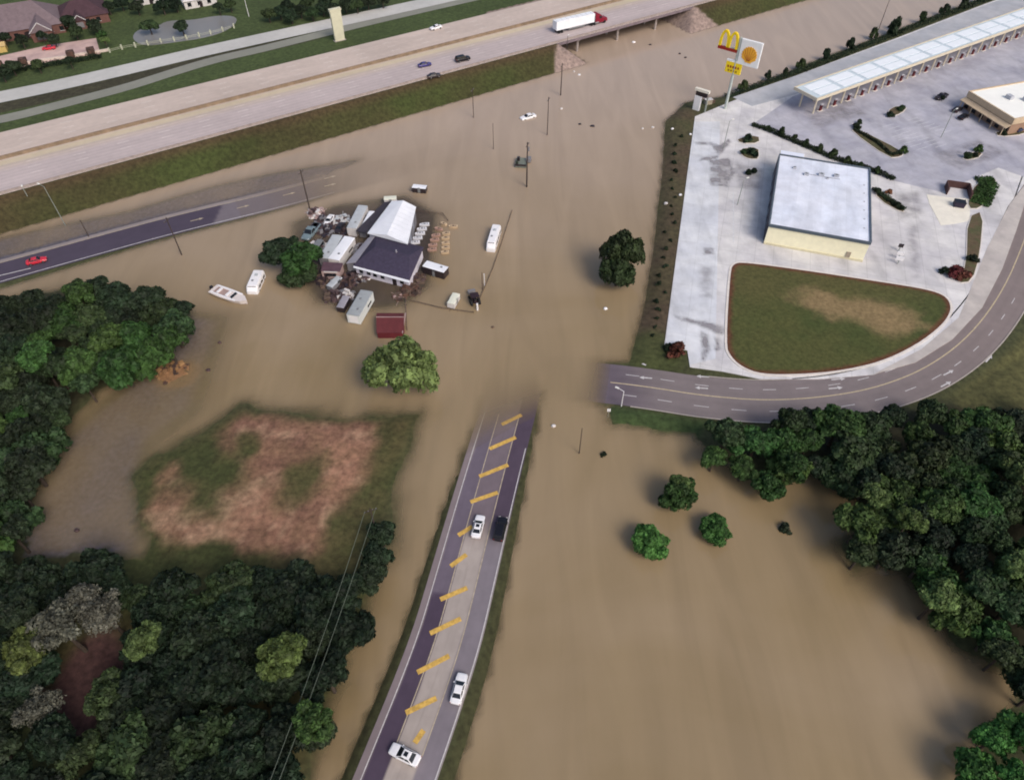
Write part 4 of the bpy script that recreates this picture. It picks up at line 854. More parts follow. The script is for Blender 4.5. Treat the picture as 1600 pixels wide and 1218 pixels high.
# ------------------------------------------------------------------ buildings of the flooded yard
def quadroof(mb, pts_eave, ridge0, ridge1, ze, zr):
    """gable roof over a 4-point eave ring a,b,c,d; the ridge joins the middles of ab and cd"""
    a, b, c, d = [np.array(p) for p in pts_eave]; r0 = (a+b)/2*(1-ridge0)+(c+d)/2*ridge0; r1 = (a+b)/2*ridge1+(c+d)/2*(1-ridge1)
    V = [(*a, ze), (*b, ze), (*c, ze), (*d, ze), (*r0, zr), (*r1, zr), (*a, ze-.2), (*b, ze-.2), (*c, ze-.2), (*d, ze-.2)]
    mb.add(V, [(1,2,5,4), (3,0,4,5), (0,1,4), (2,3,5), (9,8,7,6), (0,6,7,1), (1,7,8,2), (2,8,9,3), (3,9,6,0)]); return mb
def inset(q, d):
    q = np.array(q); c = q.mean(0); return [tuple(c+(p-c)*(1-d/np.linalg.norm(p-c))) for p in q]
def centred(name, label, cat, poly):
    c = np.mean(np.array(poly), 0); t = thing(name, label, cat, (c[0], c[1], 0)); return t, c
ze = 4.2
E1 = PS([(612,314),(650,323),(637,381),(574,364)], ze); t, c = centred('metal_building', 'large bright white metal roofed building in the flooded yard', 'building', E1); q = [p-c for p in E1]
MB().prism(inset(q, .5), -1, ze-.15).build('wall', mat('shed_wall_blue', lin(150,152,164), .7, .12, .6), t)
quadroof(MB(), [q[0], q[1], q[2], q[3]], 0, 0, ze, ze+1.1).build('roof', M_wroof, t)
for k in range(1, 9):
    a = np.array(q[0])*(1-k/9)+np.array(q[3])*k/9; b_ = np.array(q[1])*(1-k/9)+np.array(q[2])*k/9; m_ = (a+b_)/2
    s = MB(); s.tube((*a, ze+.03), (*m_, ze+1.13), .035, n=5); s.tube((*m_, ze+1.13), (*b_, ze+.03), .035, n=5); s.build('roof_seam', M_wroof, t)
e = np.array(q[1]); f_ = np.array(q[2])
for k in range(3):
    m_ = (e*(1-(k+.5)/3)+f_*(k+.5)/3)*.985; dd = (f_-e)/np.linalg.norm(f_-e)
    MB().box(m_[0], m_[1], 0, .12, 2.6, 2.8, math.atan2(-dd[0], dd[1])).build('bay_door', M_gwall, t)
lean = PS([(614,312),(608,316),(570,364),(560,362),(600,312)], 3.0)
L1, c = centred('lean_to_shed', 'dark open shed along the left side of the white roofed building', 'shed', PS([(600,316),(611,314),(572,364),(556,360)], 2.6)); q = [p-c for p in PS([(600,316),(611,314),(572,364),(556,360)], 2.6)]
MB().prism(q, 2.45, 2.6).build('roof', mat('dark_tin', lin(58,54,62), .8, .25, .8), L1)
for p in inset(q, .3): MB().tube((*p, -1), (*p, 2.45), .09).build('post', M_wood, L1)
E2 = PS([(588,366),(662,386),(640,437),(552,414)], 3.2)
t, c = centred('dark_roof_house', 'house with a dark purple hipped roof and white front in the flooded yard', 'house', E2); q = [p-c for p in E2]
MB().prism(inset(q, .45), -1, 3.1).build('wall', mat('house_wall_white', lin(216,210,220), .7, .08, .8), t)
rf = quadroof(MB(), [q[0], q[3], q[2], q[1]], .22, .12, 3.2, 5.0).build('roof', M_droof, t)
MB().tube((*((q[2]+q[1])/2*.25), 4.2), (*((q[2]+q[1])/2*.25), 5.6), .22).build('chimney', M_lroof, rf)
a, b_ = inset(q, .42)[3], inset(q, .42)[2]; a, b_ = np.array(a), np.array(b_); dd = (b_-a)/np.linalg.norm(b_-a); ang = math.atan2(dd[1], dd[0]); L_ = np.linalg.norm(b_-a)
for k, wn in enumerate((.1, .24, .36, .5, .86)):
    m_ = a+(b_-a)*wn; MB().box(m_[0], m_[1], 1.0, 1.0, .12, 1.2, ang).build('window', M_glass, t)
m_ = a+(b_-a)*.72; MB().box(m_[0], m_[1], -.4, 1.1, .12, 2.3, ang).build('door', PDK, t)
pq = PS([(553,414),(640,437),(640,442),(552,418)], 2.9); MB().prism([tuple(p-c) for p in pq], 2.8, 3.0).build('porch_roof', M_wroof, t)
for k in range(0):
    m_ = (P(553,419,0)*(1-k/5)+P(639,442,0)*k/5)-c; m_ = (pq[3]*(1-k/5)+pq[2]*k/5)*.995+0-c; MB().tube((*m_, -1), (*m_, 3.3), .1).build('porch_post', M_wall, t)
q2 = PS([(575,370),(590,366),(556,412),(540,410)], 3.2); t2, c = centred('lean_to_shed', 'pale grey tin roofed lean-to along the left side of the dark roofed house', 'shed', q2); q = [p-c for p in q2]
MB().add([(*q[0],2.9),(*q[1],3.6),(*q[2],3.6),(*q[3],2.9),(*q[0],2.8),(*q[1],3.5),(*q[2],3.5),(*q[3],2.8)], [(3,2,1,0),(4,5,6,7),(0,1,5,4),(1,2,6,5),(2,3,7,6),(3,0,4,7)]).build('roof', M_lroof, t2)
MB().prism(inset(q, .3), -1, 2.75).build('wall', M_gwall, t2); MB().box(q[3][0]*.5+q[0][0]*.5, q[3][1]*.5+q[0][1]*.5, -.5, 1.0, .2, 2.2, 1.0).build('door', PDK, t2)
# small camper with maroon roof and pale front
q3 = PS([(505,409),(536,411),(531,424),(501,423)], 2.6); t3, c = centred('camper', 'small maroon roofed camper with pale framed front beside the trees', 'camper', q3); q = [p-c for p in q3]
MB().prism(inset(q, .12), -.6, 2.5).build('body', M_pink, t3); MB().prism(q, 2.5, 2.62).build('roof', mat('maroon_roof', lin(88,66,76), .8, .2, 1), t3)
fa, fb = q[3], q[2]; ang = math.atan2(*(fb-fa)[::-1])
MB().box(*((fa+fb)/2*.98), 1.0, 2.6, .16, .8, ang).build('window', M_glass, t3); MB().box(*(fa*.78+fb*.2), -.2, .7, .16, 2.0, ang).build('door', PDK, t3); MB().box(*((fa+fb)/2*1.01), 2.2, 3.4, .1, .3, ang).build('awning', M_wall, t3)
# red trailer shed with pale lumps in front
q4 = PS([(588,487),(631,487),(631,518),(588,518)], 2.2); t4, c = centred('red_shed', 'low red roofed shed with a pale ridge above the light green tree', 'shed', q4); q = [p-c for p in q4]
MB().prism(inset(q, .15), -.8, 1.75).build('wall', mat('red_wall', lin(104,40,46), .8, .15, .8), t4)
a, b_, c2, d2 = q; k1 = .32; r0 = a*(1-k1)+d2*k1; r1 = b_*(1-k1)+c2*k1
MB().add([(*a,1.8),(*b_,1.8),(*c2,1.8),(*d2,1.8),(*r0,2.5),(*r1,2.5)], [(1,0,4,5),(4,3,2,5),(0,3,4),(2,1,5),(0,1,2,3)]).build('roof', M_red, t4)
MB().box(*((r0+r1)/2), 2.5, np.linalg.norm(r1-r0), .22, .06, math.atan2(*(r1-r0)[::-1])).build('ridge_cap', M_pink, t4)
MB().box(*((b_+c2)/2), 1.6, .2, np.linalg.norm(c2-b_), .3).build('gable_trim', M_pink, t4); MB().box(*((a+d2)/2*.995), .1, .1, 1.0, 1.5).build('door', PDK, t4)
for k, u in enumerate((595, 603, 611, 618)):
    x, y = P(u, 523, .3); o = MB().loft([[(math.cos(t_)*r_*1.2, math.sin(t_)*r_, z_) for t_ in np.linspace(0, 6.28, 9)[:-1]] for r_, z_ in ((.42,-.4),(.5,.1),(.42,.5),(.2,.72))]).build('white_sack', M_wall, None, (x, y, 0), smooth=True)
    tag(o, 'pale sack, %s from the left below the red roofed shed' % ords[k], 'sack', 'pale sacks below the red shed')
# ------------------------------------------------------------------ scrap, piles, machine, fences
def pile(label, u, v, R, hgt, m, seed, name='scrap_pile', cat='scrap pile', n=40, mats=None):
    r = random.Random(seed); x, y = P(u, v, .3); t = thing(name, label, cat, (x, y, -.3))
    mb = MB(); mb2 = MB(); mb3 = MB()
    for k in range(n):
        a = r.uniform(0, 6.28); q = R*1.1*math.sqrt(r.random()); z = max(0, hgt*(1-q/R))*r.uniform(.4, 1); sx, sy, sz = r.uniform(.5,1.8), r.uniform(.4,1.1), r.uniform(.3,.9)
        (mb, mb2, mb3)[k % 3].box(q*math.cos(a), q*math.sin(a), z-.1, sx, sy, sz, r.uniform(0, 3.1), r.uniform(.6, 1))
    mb.prism([(1.05*R*math.cos(a_)*r.uniform(.7,1), 1.05*R*math.sin(a_)*r.uniform(.7,1)) for a_ in np.linspace(0, 6.28, 12)[:-1]], -.4, .34)
    for k in range(n//4):
        a = r.uniform(0, 6.28); q = R*r.random(); l = r.uniform(.8, 2.2); e = r.uniform(0, 6.28)
        mb.tube((q*math.cos(a), q*math.sin(a), .3), (q*math.cos(a)+l*math.cos(e), q*math.sin(a)+l*math.sin(e), r.uniform(.3, hgt+.4)), .05, n=5)
    ms = mats or (m, M_rust, M_wood)
    mb.build('scrap_heap', ms[0], t); mb2.build('loose_boards', ms[1], t); mb3.build('scrap_boxes', ms[2], t); return t
pile('heap of pale buckets and white boxes at the foot of a utility pole', 492, 332, 2.4, 1.6, M_wall, 1, mats=(M_pink, M_wall, M_purp), n=57)
pile('row of small white and grey junk above the blue-grey trailer', 521, 344, 2.2, .9, M_wall, 2, mats=(M_wall, M_groof, M_purp), n=40)
pile('pale junk strewn left of the uppermost trailer', 540, 340, 1.6, .9, M_groof, 3, mats=(M_groof, M_wall, M_purp), n=30)
pile('dark junk heap between the pickup and the trailers', 508, 358, 2.8, 1.3, M_purp, 4, mats=(M_purp, PDK, M_gwall), n=44)
pile('dark junk heap below the uppermost pale trailer', 545, 363, 2.4, .8, M_purp, 5, mats=(M_purp, PDK, M_wood), n=34)
pile('large dark scrap heap in front of the dark roofed house', 545, 436, 3.4, 1.8, M_purp, 6, mats=(M_purp, PDK, M_rust), n=68)
pile('dark scrap with beams left of the long white trailer', 523, 462, 2.6, 1.2, M_purp, 7, mats=(M_purp, M_purp, M_wood), n=44)
pile('scrap heap with pale machine parts beside the long white trailer', 540, 460, 1.9, 1.7, M_gwall, 8, mats=(M_gwall, M_purp, M_wall), n=37)
pile('rusty brown heap at the right corner of the dark roofed house', 640, 452, 2.6, 1.6, M_rust, 9, mats=(M_rust, M_wood, M_rust), n=54)
pile('small pale and rusty heap left of the fence corner', 622, 462, 1.2, .7, M_wood, 10, mats=(M_pink, M_rust, M_wood), n=20)
pile('orange brush and lumber heap on the muddy bank below the left wood', 268, 578, 3.2, .7, M_rust, 11, 'brush_pile', 'brush pile', 36, (mat('orange_brush', lin(138,104,74), .9, .3, 2), mat('tan_brush', lin(150,116,80), .9, .3, 2), M_rust))
pile('dark low junk along the lean-to between the pale trailers', 556, 388, 2.0, 1.0, M_purp, 21, mats=(M_purp, PDK, M_gwall), n=40)
pile('grey junk heap between the trees and the blue-grey trailer', 497, 384, 2.6, 1.4, M_gwall, 22, mats=(M_gwall, M_purp, M_wall), n=44)
pile('dark junk heap by the camper front under the trees', 508, 436, 2.6, 1.0, M_purp, 23, mats=(M_purp, M_wood, PDK), n=40)
pile('pale scrap pieces between the heap and the front of the dark roofed house', 566, 432, 1.8, 1.0, M_wall, 24, mats=(M_gwall, M_wall, M_purp), n=30)
pile('brown lumber heap at the right wall of the dark roofed house', 652, 434, 2.0, 1.3, M_wood, 25, mats=(M_wood, M_rust, M_purp), n=36)
pile('dark machinery heap behind the pale buckets', 505, 342, 2.0, 1.2, M_purp, 26, mats=(PDK, M_purp, M_gwall), n=32)
x, y = P(741, 468, .5); tt = thing('tractor', 'dark tractor standing in the flood at the fence corner', 'tractor', (x, y, -.5), .3); tt.scale = (1.15,)*3
MB().loft([[(-.45,yy,.8),(.45,yy,.8),(.4,yy,zt),(-.4,yy,zt)] for yy, zt in ((-1.2,1.3),(0,1.5),(.3,1.45),(1.8,1.35))]).build('engine_hood', mat('tractor_dark', lin(50,36,42), .6, .2, 1), tt, bevel=.05)
for sx in (-1, 1):
    MB().tube((sx*.6,-.7,.8),(sx*1.05,-.7,.8),.8,n=18).build('rear_wheel', M_tyre, tt); MB().tube((sx*.6,1.4,.45),(sx*.9,1.4,.45),.45,n=14).build('front_wheel', M_tyre, tt)
    for yy in (-1.2,-.1): MB().tube((sx*.7,yy,1.3),(sx*.7,yy,2.6),.05).build('canopy_post', PDK, tt)
MB().box(0,-.65,2.6,1.7,1.6,.1).build('canopy', mat('tractor_dark', lin(50,36,42), .6, .2, 1), tt); MB().box(0,-.8,1.35,.6,.5,.5).build('seat', PB, tt)
MB().box(.1,2.6,.5,1.6,.6,.9).build('loader_bucket', M_gwall, tt)
def post(name, label, cat, u, v, hgt, r, m, z=0., sink=.9, cap=None):
    x, y = P(u, v, z); t = thing(name, label, cat, (x, y, z)); MB().tube((0,0,-sink),(0,0,hgt),r,r*.8,8).build('pole', m, t)
    if cap: MB().box(0,0,hgt,cap,cap,.25).build('cap', m, t)
    return t
post('white_post', 'short white post right of the tractor in the flood', 'post', 746, 484, 1.7, .28, PW, cap=.4)
post('white_post', 'thin pale post above the tractor at the fence', 'post', 757, 446, 3.4, .14, M_wall, cap=.3); post('wooden_post', 'tall thin wooden post beside the pale post above the tractor', 'post', 754, 452, 5.0, .12, M_wood, cap=.2)
def fence(label, pts, hgt, m, step=3., z=0.):
    pts = [np.array(P(u, v, z)) for u, v in pts]; t = thing('fence', label, 'fence', (*pts[0], z)); o = pts[0]
    for a, b in zip(pts[:-1], pts[1:]):
        n = max(1, int(np.linalg.norm(b-a)/step))
        for k in range(n+1 if b is pts[-1] else n): p = a+(b-a)*k/n-o; MB().tube((*p, -1.), (*p, hgt), .06, n=6).build('post', m, t)
        rr = MB()
        for hz_ in (.35, .75, 1.): rr.tube((*(a-o), hgt*hz_-.05), (*(b-o), hgt*hz_-.05), .035, n=5)
        rr.build('rail', m, t)
    return t
fence('dark wooden fence running from the rusty heap to the tractor', [(640,470),(690,482),(740,489)], .5, M_wood)
fence('thin dark fence line standing in the flood from the tractor up past the motorhome', [(744,480),(770,420),(783,382),(800,330)], .45, M_wood)
fence('brown fence behind the rows of small boats', [(650,331),(692,336),(700,346)], .8, M_wood)
fence('thin wooden fence beside the red roofed shed', [(634,470),(636,516)], 1.2, M_purp, 2.2)
# ------------------------------------------------------------------ poles
M_pole = mat('pole_wood', lin(66,56,52), .9, .25, 3)
def upole(label, u, v, hgt, arm=True, z=0., r=.17, tr=False, pz=1.2):
    x, y = P(u, v, z); t = thing('utility_pole', label, 'utility pole', (x, y, z)); MB().tube((0,0,-1.4),(0,0,hgt),r,r*.65,10).build('pole', M_pole, t)
    if arm:
        c = MB().box(0,.0,hgt-.9,2.4,.12,.14,pz).build('crossarm', M_pole, t)
        for k in (-1, -.4, .4, 1): MB().tube((k*math.cos(pz),k*math.sin(pz),hgt-.76),(k*math.cos(pz),k*math.sin(pz),hgt-.5),.06,n=6).build('insulator', M_gwall, c)
    if tr: MB().tube((.35,0,hgt-2.6),(.35,0,hgt-1.5),.28,n=10).build('transformer', M_gwall, t)
    return t
upole('dark utility pole rising from the junk at the upper left of the yard', 485, 330, 13, r=.2)
upole('utility pole at the water edge of the frontage road', 284, 398, 11.5)
upole('short dark pole between the frontage road and the embankment', 139, 370, 5.5, False, r=.14)
upole('tall dark utility pole with a transformer by the sunken dark trailer', 823, 292, 14, tr=True, r=.24)
upole('slim utility pole in the flood right of the sunken white car', 855, 211, 12.5, r=.15)
upole('utility pole at the foot of the left bridge slope', 876, 149, 11, r=.2)
upole('thin pole in the flood left of the sunken white car', 771, 233, 8.5, False, r=.11)
upole('thin dark pole at the water edge of the highway embankment', 740, 184, 10, True, r=.13)
upole('thin pole standing in the flood left of the curved road end', 905, 708, 8, False, r=.11)
upole('leaning pole beside the flooded road at the top right', 1373, 46, 11, False, r=.14)
upole('utility pole with pale insulators at the tip of the bottom left wood', 590, 838, 9.5, z=.7, pz=.4)
def lamp(label, u, v, hgt, z, az, m, arm=2.2, name='street_lamp'):
    x, y = P(u, v, z); t = thing(name, label, 'street lamp', (x, y, z)); MB().tube((0,0,-.3),(0,0,hgt),.12,.08,8).build('pole', m, t)
    e = (arm*math.cos(az), arm*math.sin(az)); MB().tube((0,0,hgt-.1),(*e,hgt+.25),.06,.05,6).build('arm', m, t)
    MB().box(e[0],e[1],hgt+.14,.9,.38,.16,az,.8).build('lamp_head', M_lamp, t); return t
M_galv = mat('galvanised_steel', lin(150,156,150), .5, .1, 2, metal=.3)
lamp('street lamp at the foot of the embankment above the frontage road on the left', 102, 352, 12, 0.2, 2.6, M_galv)
lamp('street lamp on the near barrier of the highway at far left', 42, 305, 2.5, HZ, 2.0, M_galv, .5)
lamp('white headed street lamp on the grass corner by the flooded end of the curved road', 971, 633, 4.5, .6, 2.6, PW, 1.6)
lamp('dark lamp post on the bridge edge left of the truck', 886, 75, 4, HZ-.5, 1.2, PDK, 1.0)
x, y = P(950, 650, .3); t = thing('road_sign', 'white sign post on the sunken corner left of the grass wedge', 'sign', (x, y, .1)); MB().tube((0,0,-.5),(0,0,2.6),.05).build('post', M_galv, t); MB().box(0,0,1.7,.7,.05,.9).build('sign_panel', PW, t)
def wire(label, p0, p1, sag, n=14):
    a, b = np.array(p0), np.array(p1); mb = MB(); pts = [a+(b-a)*k/n-np.array((0,0,sag*4*(k/n)*(1-k/n))) for k in range(n+1)]
    for p, q_ in zip(pts[:-1], pts[1:]): mb.tube(p-a, q_-a, .042, n=5)
    return tag(mb.build('power_line', mat('wire', lin(96,104,92), .7, .1, 1), None, tuple(a)), label, 'power line')
xp, yp = P(590, 838, .7)
for k, lab in enumerate(('power line over the bottom left wood, the one nearer the ditch', 'power line over the bottom left wood, the one farther from the ditch')):
    x1, y1 = P(432-k*14, 1240, 9); wire(lab, (xp+.9-k*1.8, yp+.4-k*.8, 9.7), (x1, y1, 10), 1.0)
# sunken equipment trailer and floating bits
x, y = P(815, 254, .4); t = thing('equipment_trailer', 'grey-green equipment trailer sunk beside the tall dark utility pole', 'trailer', (x, y, -.4), -.15)
MB().box(0,0,.5,3.4,5.0,.5).build('deck', mat('trailer_greygreen', lin(110,116,108), .8, .15, 1), t, bevel=.04); MB().box(0,-2.45,1.0,3.4,.12,.6).build('tailboard', PDK, t)
for sx in (-1, 1): MB().box(sx*1.65,0,1.0,.1,5.0,.4).build('side_board', mat('trailer_greygreen', lin(110,116,108), .8, .15, 1), t)
MB().box(-1.0,.8,1.0,.7,.9,1.1).build('tool_box', PDK, t); MB().box(-1.2,-1.2,1.0,.6,.9,.8).build('equipment', mat('equip_green', lin(50,56,44), .8, .2, 1), t); MB().box(1.9,1.6,.6,1.6,2.0,1.1,.0,.9).build('generator', M_gwall, t)
for k, (u, v, m, s, lab) in enumerate((
   (905,117,PW,.9,'white floating box right of the left bridge slope, brighter of two'),(897,112,M_wall,.7,'pale floating box right of the left bridge slope, duller of two'),(990,66,PW,1.3,'white object floating just in front of the bridge'),
   (877,170,M_wall,.9,'pale flat piece floating below the left bridge slope'),(1020,199,M_wall,.9,'white floating piece near the grass strip, right of two'),(1004,201,M_wall,.7,'pale floating piece near the grass strip, left of two'),
   (906,194,PDK,.9,'small dark piece floating in the wide flooded road, left of two'),(926,197,PDK,1.5,'dark plank floating in the wide flooded road, right of two'),(1062,84,PDK,.9,'dark piece floating before the right bridge slope, upper left of two'),(1071,90,PDK,.9,'dark piece floating before the right bridge slope, lower right of two'),
   (946,482,PW,.9,'white piece floating below the twin-topped tree'),(1016,70,PDK,1.0,'dark piece floating in front of the bridge right of the white object'),(865,665,M_wall,.9,'pale piece floating off the tip of the causeway'),
   (1050,205,PW,.8,'white litter high on the grass strip beside the truck lane'),(1062,309,PW,.8,'white litter halfway down the grass strip beside the truck lane'),(1040,321,M_wall,1.0,'pale litter at the water side of the grass strip'),(1078,214,PW,.7,'white litter at the upper kerb of the truck lane'),
   (325,578,M_purp,.9,'dark stump on the muddy flat below the left wood'),(343,535,M_purp,.8,'dark stump at the right rim of the muddy flat'),(120,828,M_purp,.9,'dark stump on the grey mud above the bottom left wood'),(770,461+50,M_wood,.7,'small brown piece floating below the tractor'))):
    x, y = P(u, v, .1); zb = max(gz(x, y), -.05); t_ = MB(); r = random.Random(k)
    t_.loft([[(math.cos(a)*s*.5*q*(1+.3*r.random()), math.sin(a)*s*.38*q*(1+.3*r.random()), z_) for a in np.linspace(0, 6.28, 8)[:-1]] for q, z_ in ((.9,-.2),(1,.15),(.8,.38),(.3,.46))])
    tag(t_.build('stump' if 'stump' in lab else 'litter' if 'litter' in lab else 'floating_debris', m, None, (x, y, zb)), lab, 'stump' if 'stump' in lab else 'debris')
# ------------------------------------------------------------------ fast-food building on the plaza
M_cream = mat('cream_wall', lin(240,234,204), .8, .06, .6); M_dwall = mat('dark_side_wall', lin(62,60,72), .6, .1, .6); M_roofw = mat('white_membrane', lin(226,229,240), .6, .05, .12, col2=lin(216,221,234)); M_capd = mat('dark_coping', lin(84,94,104), .5, .1, 1)
M_stone = mat('stone_base', lin(160,148,132), .9, .2, 1.5); M_hvac = mat('hvac_grey', lin(176,178,186), .6, .15, 1)
ZR = LOTZ+6.0
M_roofm = slabmat('roof_membrane_seams', lin(228,231,241), lin(215,220,232), 0., 3.2, 12.5, .93)
cor = np.array(PS([(1212,240),(1353,262),(1369,381),(1208,352)], ZR)); ctr = cor.mean(0); e1 = (cor[1]-cor[0]+cor[2]-cor[3]); e1 /= np.linalg.norm(e1); e2 = np.array([-e1[1], e1[0]])
Wd = float(np.mean([(cor[1]-cor[0])@e1, (cor[2]-cor[3])@e1])); Dp = float(np.mean([(cor[0]-cor[3])@e2, (cor[1]-cor[2])@e2])); rb = math.atan2(e1[1], e1[0]); print('fast food', ctr, Wd, Dp, math.degrees(rb))
t = thing('restaurant', 'large flat white roofed building with cream front wall on the plaza', 'building', (*ctr, LOTZ), rb)
w2, d2 = Wd/2, Dp/2
MB().box(0,0,0,Wd-.3,Dp-.3,5.7).build('wall', M_cream, t)
MB().box(-w2+.02,.6,0,.3,Dp-2.2,5.5).build('side_wall_face', M_dwall, t); MB().box(w2-.02,.6,0,.3,Dp-2.2,5.5).build('side_wall_face', M_lroof, t)  # left side wall darker than the cream front, right one grey
MB().box(0,0,5.7,Wd-.5,Dp-.5,.12).build('roof', M_roofm, t)
for cx, cy, sx, sy in ((0,-d2+.1,Wd,.4),(0,d2-.1,Wd,.4),(-w2+.1,0,.4,Dp-.62),(w2-.1,0,.4,Dp-.62)): MB().box(cx,cy,5.4,sx,sy,.75).build('parapet', M_capd, t)
MB().box(-w2+3.6,d2+1.0,0,6.8,2.6,6.0).build('rear_tower', M_cream, t); MB().box(-w2+3.6,d2+1.0,6.0,6.6,2.4,.1).build('tower_roof', M_roofw, t)
for k in range(5): MB().box(-w2-.16,-d2+6+k*6,1.0,.1,3.2,2.4).build('window', M_glass, t)
MB().box(0,-d2+.06,0,Wd-.2,.25,.55).build('wall_base', mat('cream_base', lin(206,198,170), .85, .1, .8), t)
MB().box(w2-4,-d2+.1,0,1.1,.2,2.2).build('door', M_stone, t)
for k, (ux, uy, s) in enumerate(((-4.5,9.5,1.0),(-.5,10.4,1.2),(3.5,11.2,1.1),(1.2,9.2,.6),(-7.8,12,.8))):
    h_ = MB().box(ux,uy,5.82,s*1.3,s,.9*s*.6).build('roof_unit', M_hvac, t, bevel=.05); MB().tube((ux,uy,5.82+.54*s),(ux,uy,5.9+.54*s),s*.35,n=12).build('fan', PG, h_)
MB().box(0,9.9,5.86,9,.18,.14).build('roof_pipe', M_hvac, t)
for k in range(6): MB().box(w2-1.6,-12+k*4.2,5.825,.4,.4,.1).build('roof_drain', M_hvac, t)
# ------------------------------------------------------------------ long fuel canopy
ZC = LOTZ+6.6
A, B_, C2, D2 = (P(u, v, ZC) for u, v in ((1246,134),(1272,156),(1600,13),(1600,37)))
ax = (C2-A)/np.linalg.norm(C2-A)+(D2-B_)/np.linalg.norm(D2-B_); ax /= np.linalg.norm(ax); ay = np.array([-ax[1], ax[0]]); wd = float((A-B_)@ay); print('canopy', wd, math.degrees(math.atan2(ax[1], ax[0])))
org = (A+B_)/2; LC = 175.
t = thing('fuel_canopy', 'very long white fuel station canopy along the far side of the lot', 'canopy', (*org, LOTZ), math.atan2(ax[1], ax[0])); zc = ZC-LOTZ
M_fas = mat('fascia_cream', lin(206,196,176), .6, .08, .6); M_under = mat('canopy_soffit', lin(130,84,84), .8, .2, .6)
MB().box(LC/2,0,zc-.9,LC,wd,.25).build('soffit', M_under, t); MB().box(LC/2,0,zc-.3,LC-.8,wd-.8,.12).build('roof', mat('canopy_roof', lin(196,208,214), .5, .08, .3), t)
for sy in (-1, 1): MB().box(LC/2,sy*(wd/2-.1),zc-.95,LC,.22,1.0).build('fascia', M_fas, t)
for sx in (0.1, LC-.1): MB().box(sx,0,zc-.95,.22,wd-.46,1.0).build('fascia', M_fas, t)
M_pan = mat('roof_panel_white', lin(236,240,244), .35, .04, .4)
npn = 15
for k in range(npn):
    for j, sy in enumerate((-.24, .24)): MB().box(2+(LC-4)*(k+.5)/npn, sy*wd*.82, zc-.17, (LC-4)/npn*.86, wd*.33, .1).build('roof_panel', M_pan, t)
for k in range(26):
    for sy in (-1, 1): MB().tube((3+k*6.8,sy*wd*.3,0),(3+k*6.8,sy*wd*.3,zc-.9),.28,n=8).build('column', M_fas, t)
M_pump = mat('pump_red', lin(104,40,44), .5, .1, 1)
for k in range(22):
    px_, py_ = 6.4+k*6.8, -wd*.3; o = org+ax*px_+ay*py_; tp = thing('fuel_pump', 'red fuel pump on a kerb under the near side of the long canopy', 'fuel pump', (*o, LOTZ), math.atan2(ax[1], ax[0]), 'fuel pumps under the long canopy')
    MB().box(0,0,.0,2.2,1.1,.16).build('kerb', M_kerbp, tp); MB().box(0,0,.16,.9,.6,1.9).build('cabinet', M_pump, tp, bevel=.04); MB().box(0,-.32,1.2,.6,.05,.5).build('screen', M_glass, tp); MB().box(0,0,2.06,1.1,.7,.3).build('topper', M_hvac, tp)
# ------------------------------------------------------------------ tan store at the right edge
ZS = LOTZ+5.6
A, B_ = P(1514,142,ZS), P(1586,186,ZS); ax = (B_-A)/np.linalg.norm(B_-A); ay = np.array([-ax[1], ax[0]]); wl = float(np.linalg.norm(B_-A))
t = thing('store', 'tan walled store with a bright white roof at the right edge', 'store', (*A, LOTZ), math.atan2(ax[1], ax[0])); zs = ZS-LOTZ; dp = 46.
M_tan = mat('tan_wall', lin(198,176,148), .8, .1, .6); M_tand = mat('tan_dark', lin(150,122,102), .8, .12, .6); M_roofc = mat('store_roof', lin(244,243,236), .6, .04, .2)
MB().box(wl/2,dp/2,0,wl-.6,dp-.6,zs-.5).build('wall', M_tand, t); MB().box(wl/2,dp/2,zs-.4,wl-.8,dp-.8,.12).build('roof', M_roofc, t)
for cx, cy, sx, sy in ((wl/2,.2,wl,.5),(wl/2,dp-.2,wl,.5),(.2,dp/2,.5,dp-.92),(wl-.2,dp/2,.5,dp-.92)): MB().box(cx,cy,zs-1.9,sx,sy,1.9).build('parapet', M_tan, t)
MB().add([(0,-.1,3.6),(wl,-.1,3.6),(wl,-1.9,2.9),(0,-1.9,2.9),(0,-.1,3.4),(wl,-.1,3.4),(wl,-1.9,2.7),(0,-1.9,2.7)], [(3,2,1,0),(4,5,6,7),(0,1,5,4),(1,2,6,5),(2,3,7,6),(3,0,4,7)]).build('awning', M_tan, t)
for k in range(6): MB().box(1.5+k*(wl-3)/5,.25,.4,1.6,.12,2.2).build('window', M_glass, t)
for k in range(5): MB().tube((.8+k*(wl-1.6)/4,-1.7,0),(.8+k*(wl-1.6)/4,-1.7,2.75),.14).build('awning_post', M_tan, t)
for k, (ux, uy) in enumerate(((8,9),(11,13),(5,26),(12,24))): MB().box(ux,uy,zs-.28,2.2,1.5,1.1).build('roof_unit', M_hvac, t, bevel=.06)
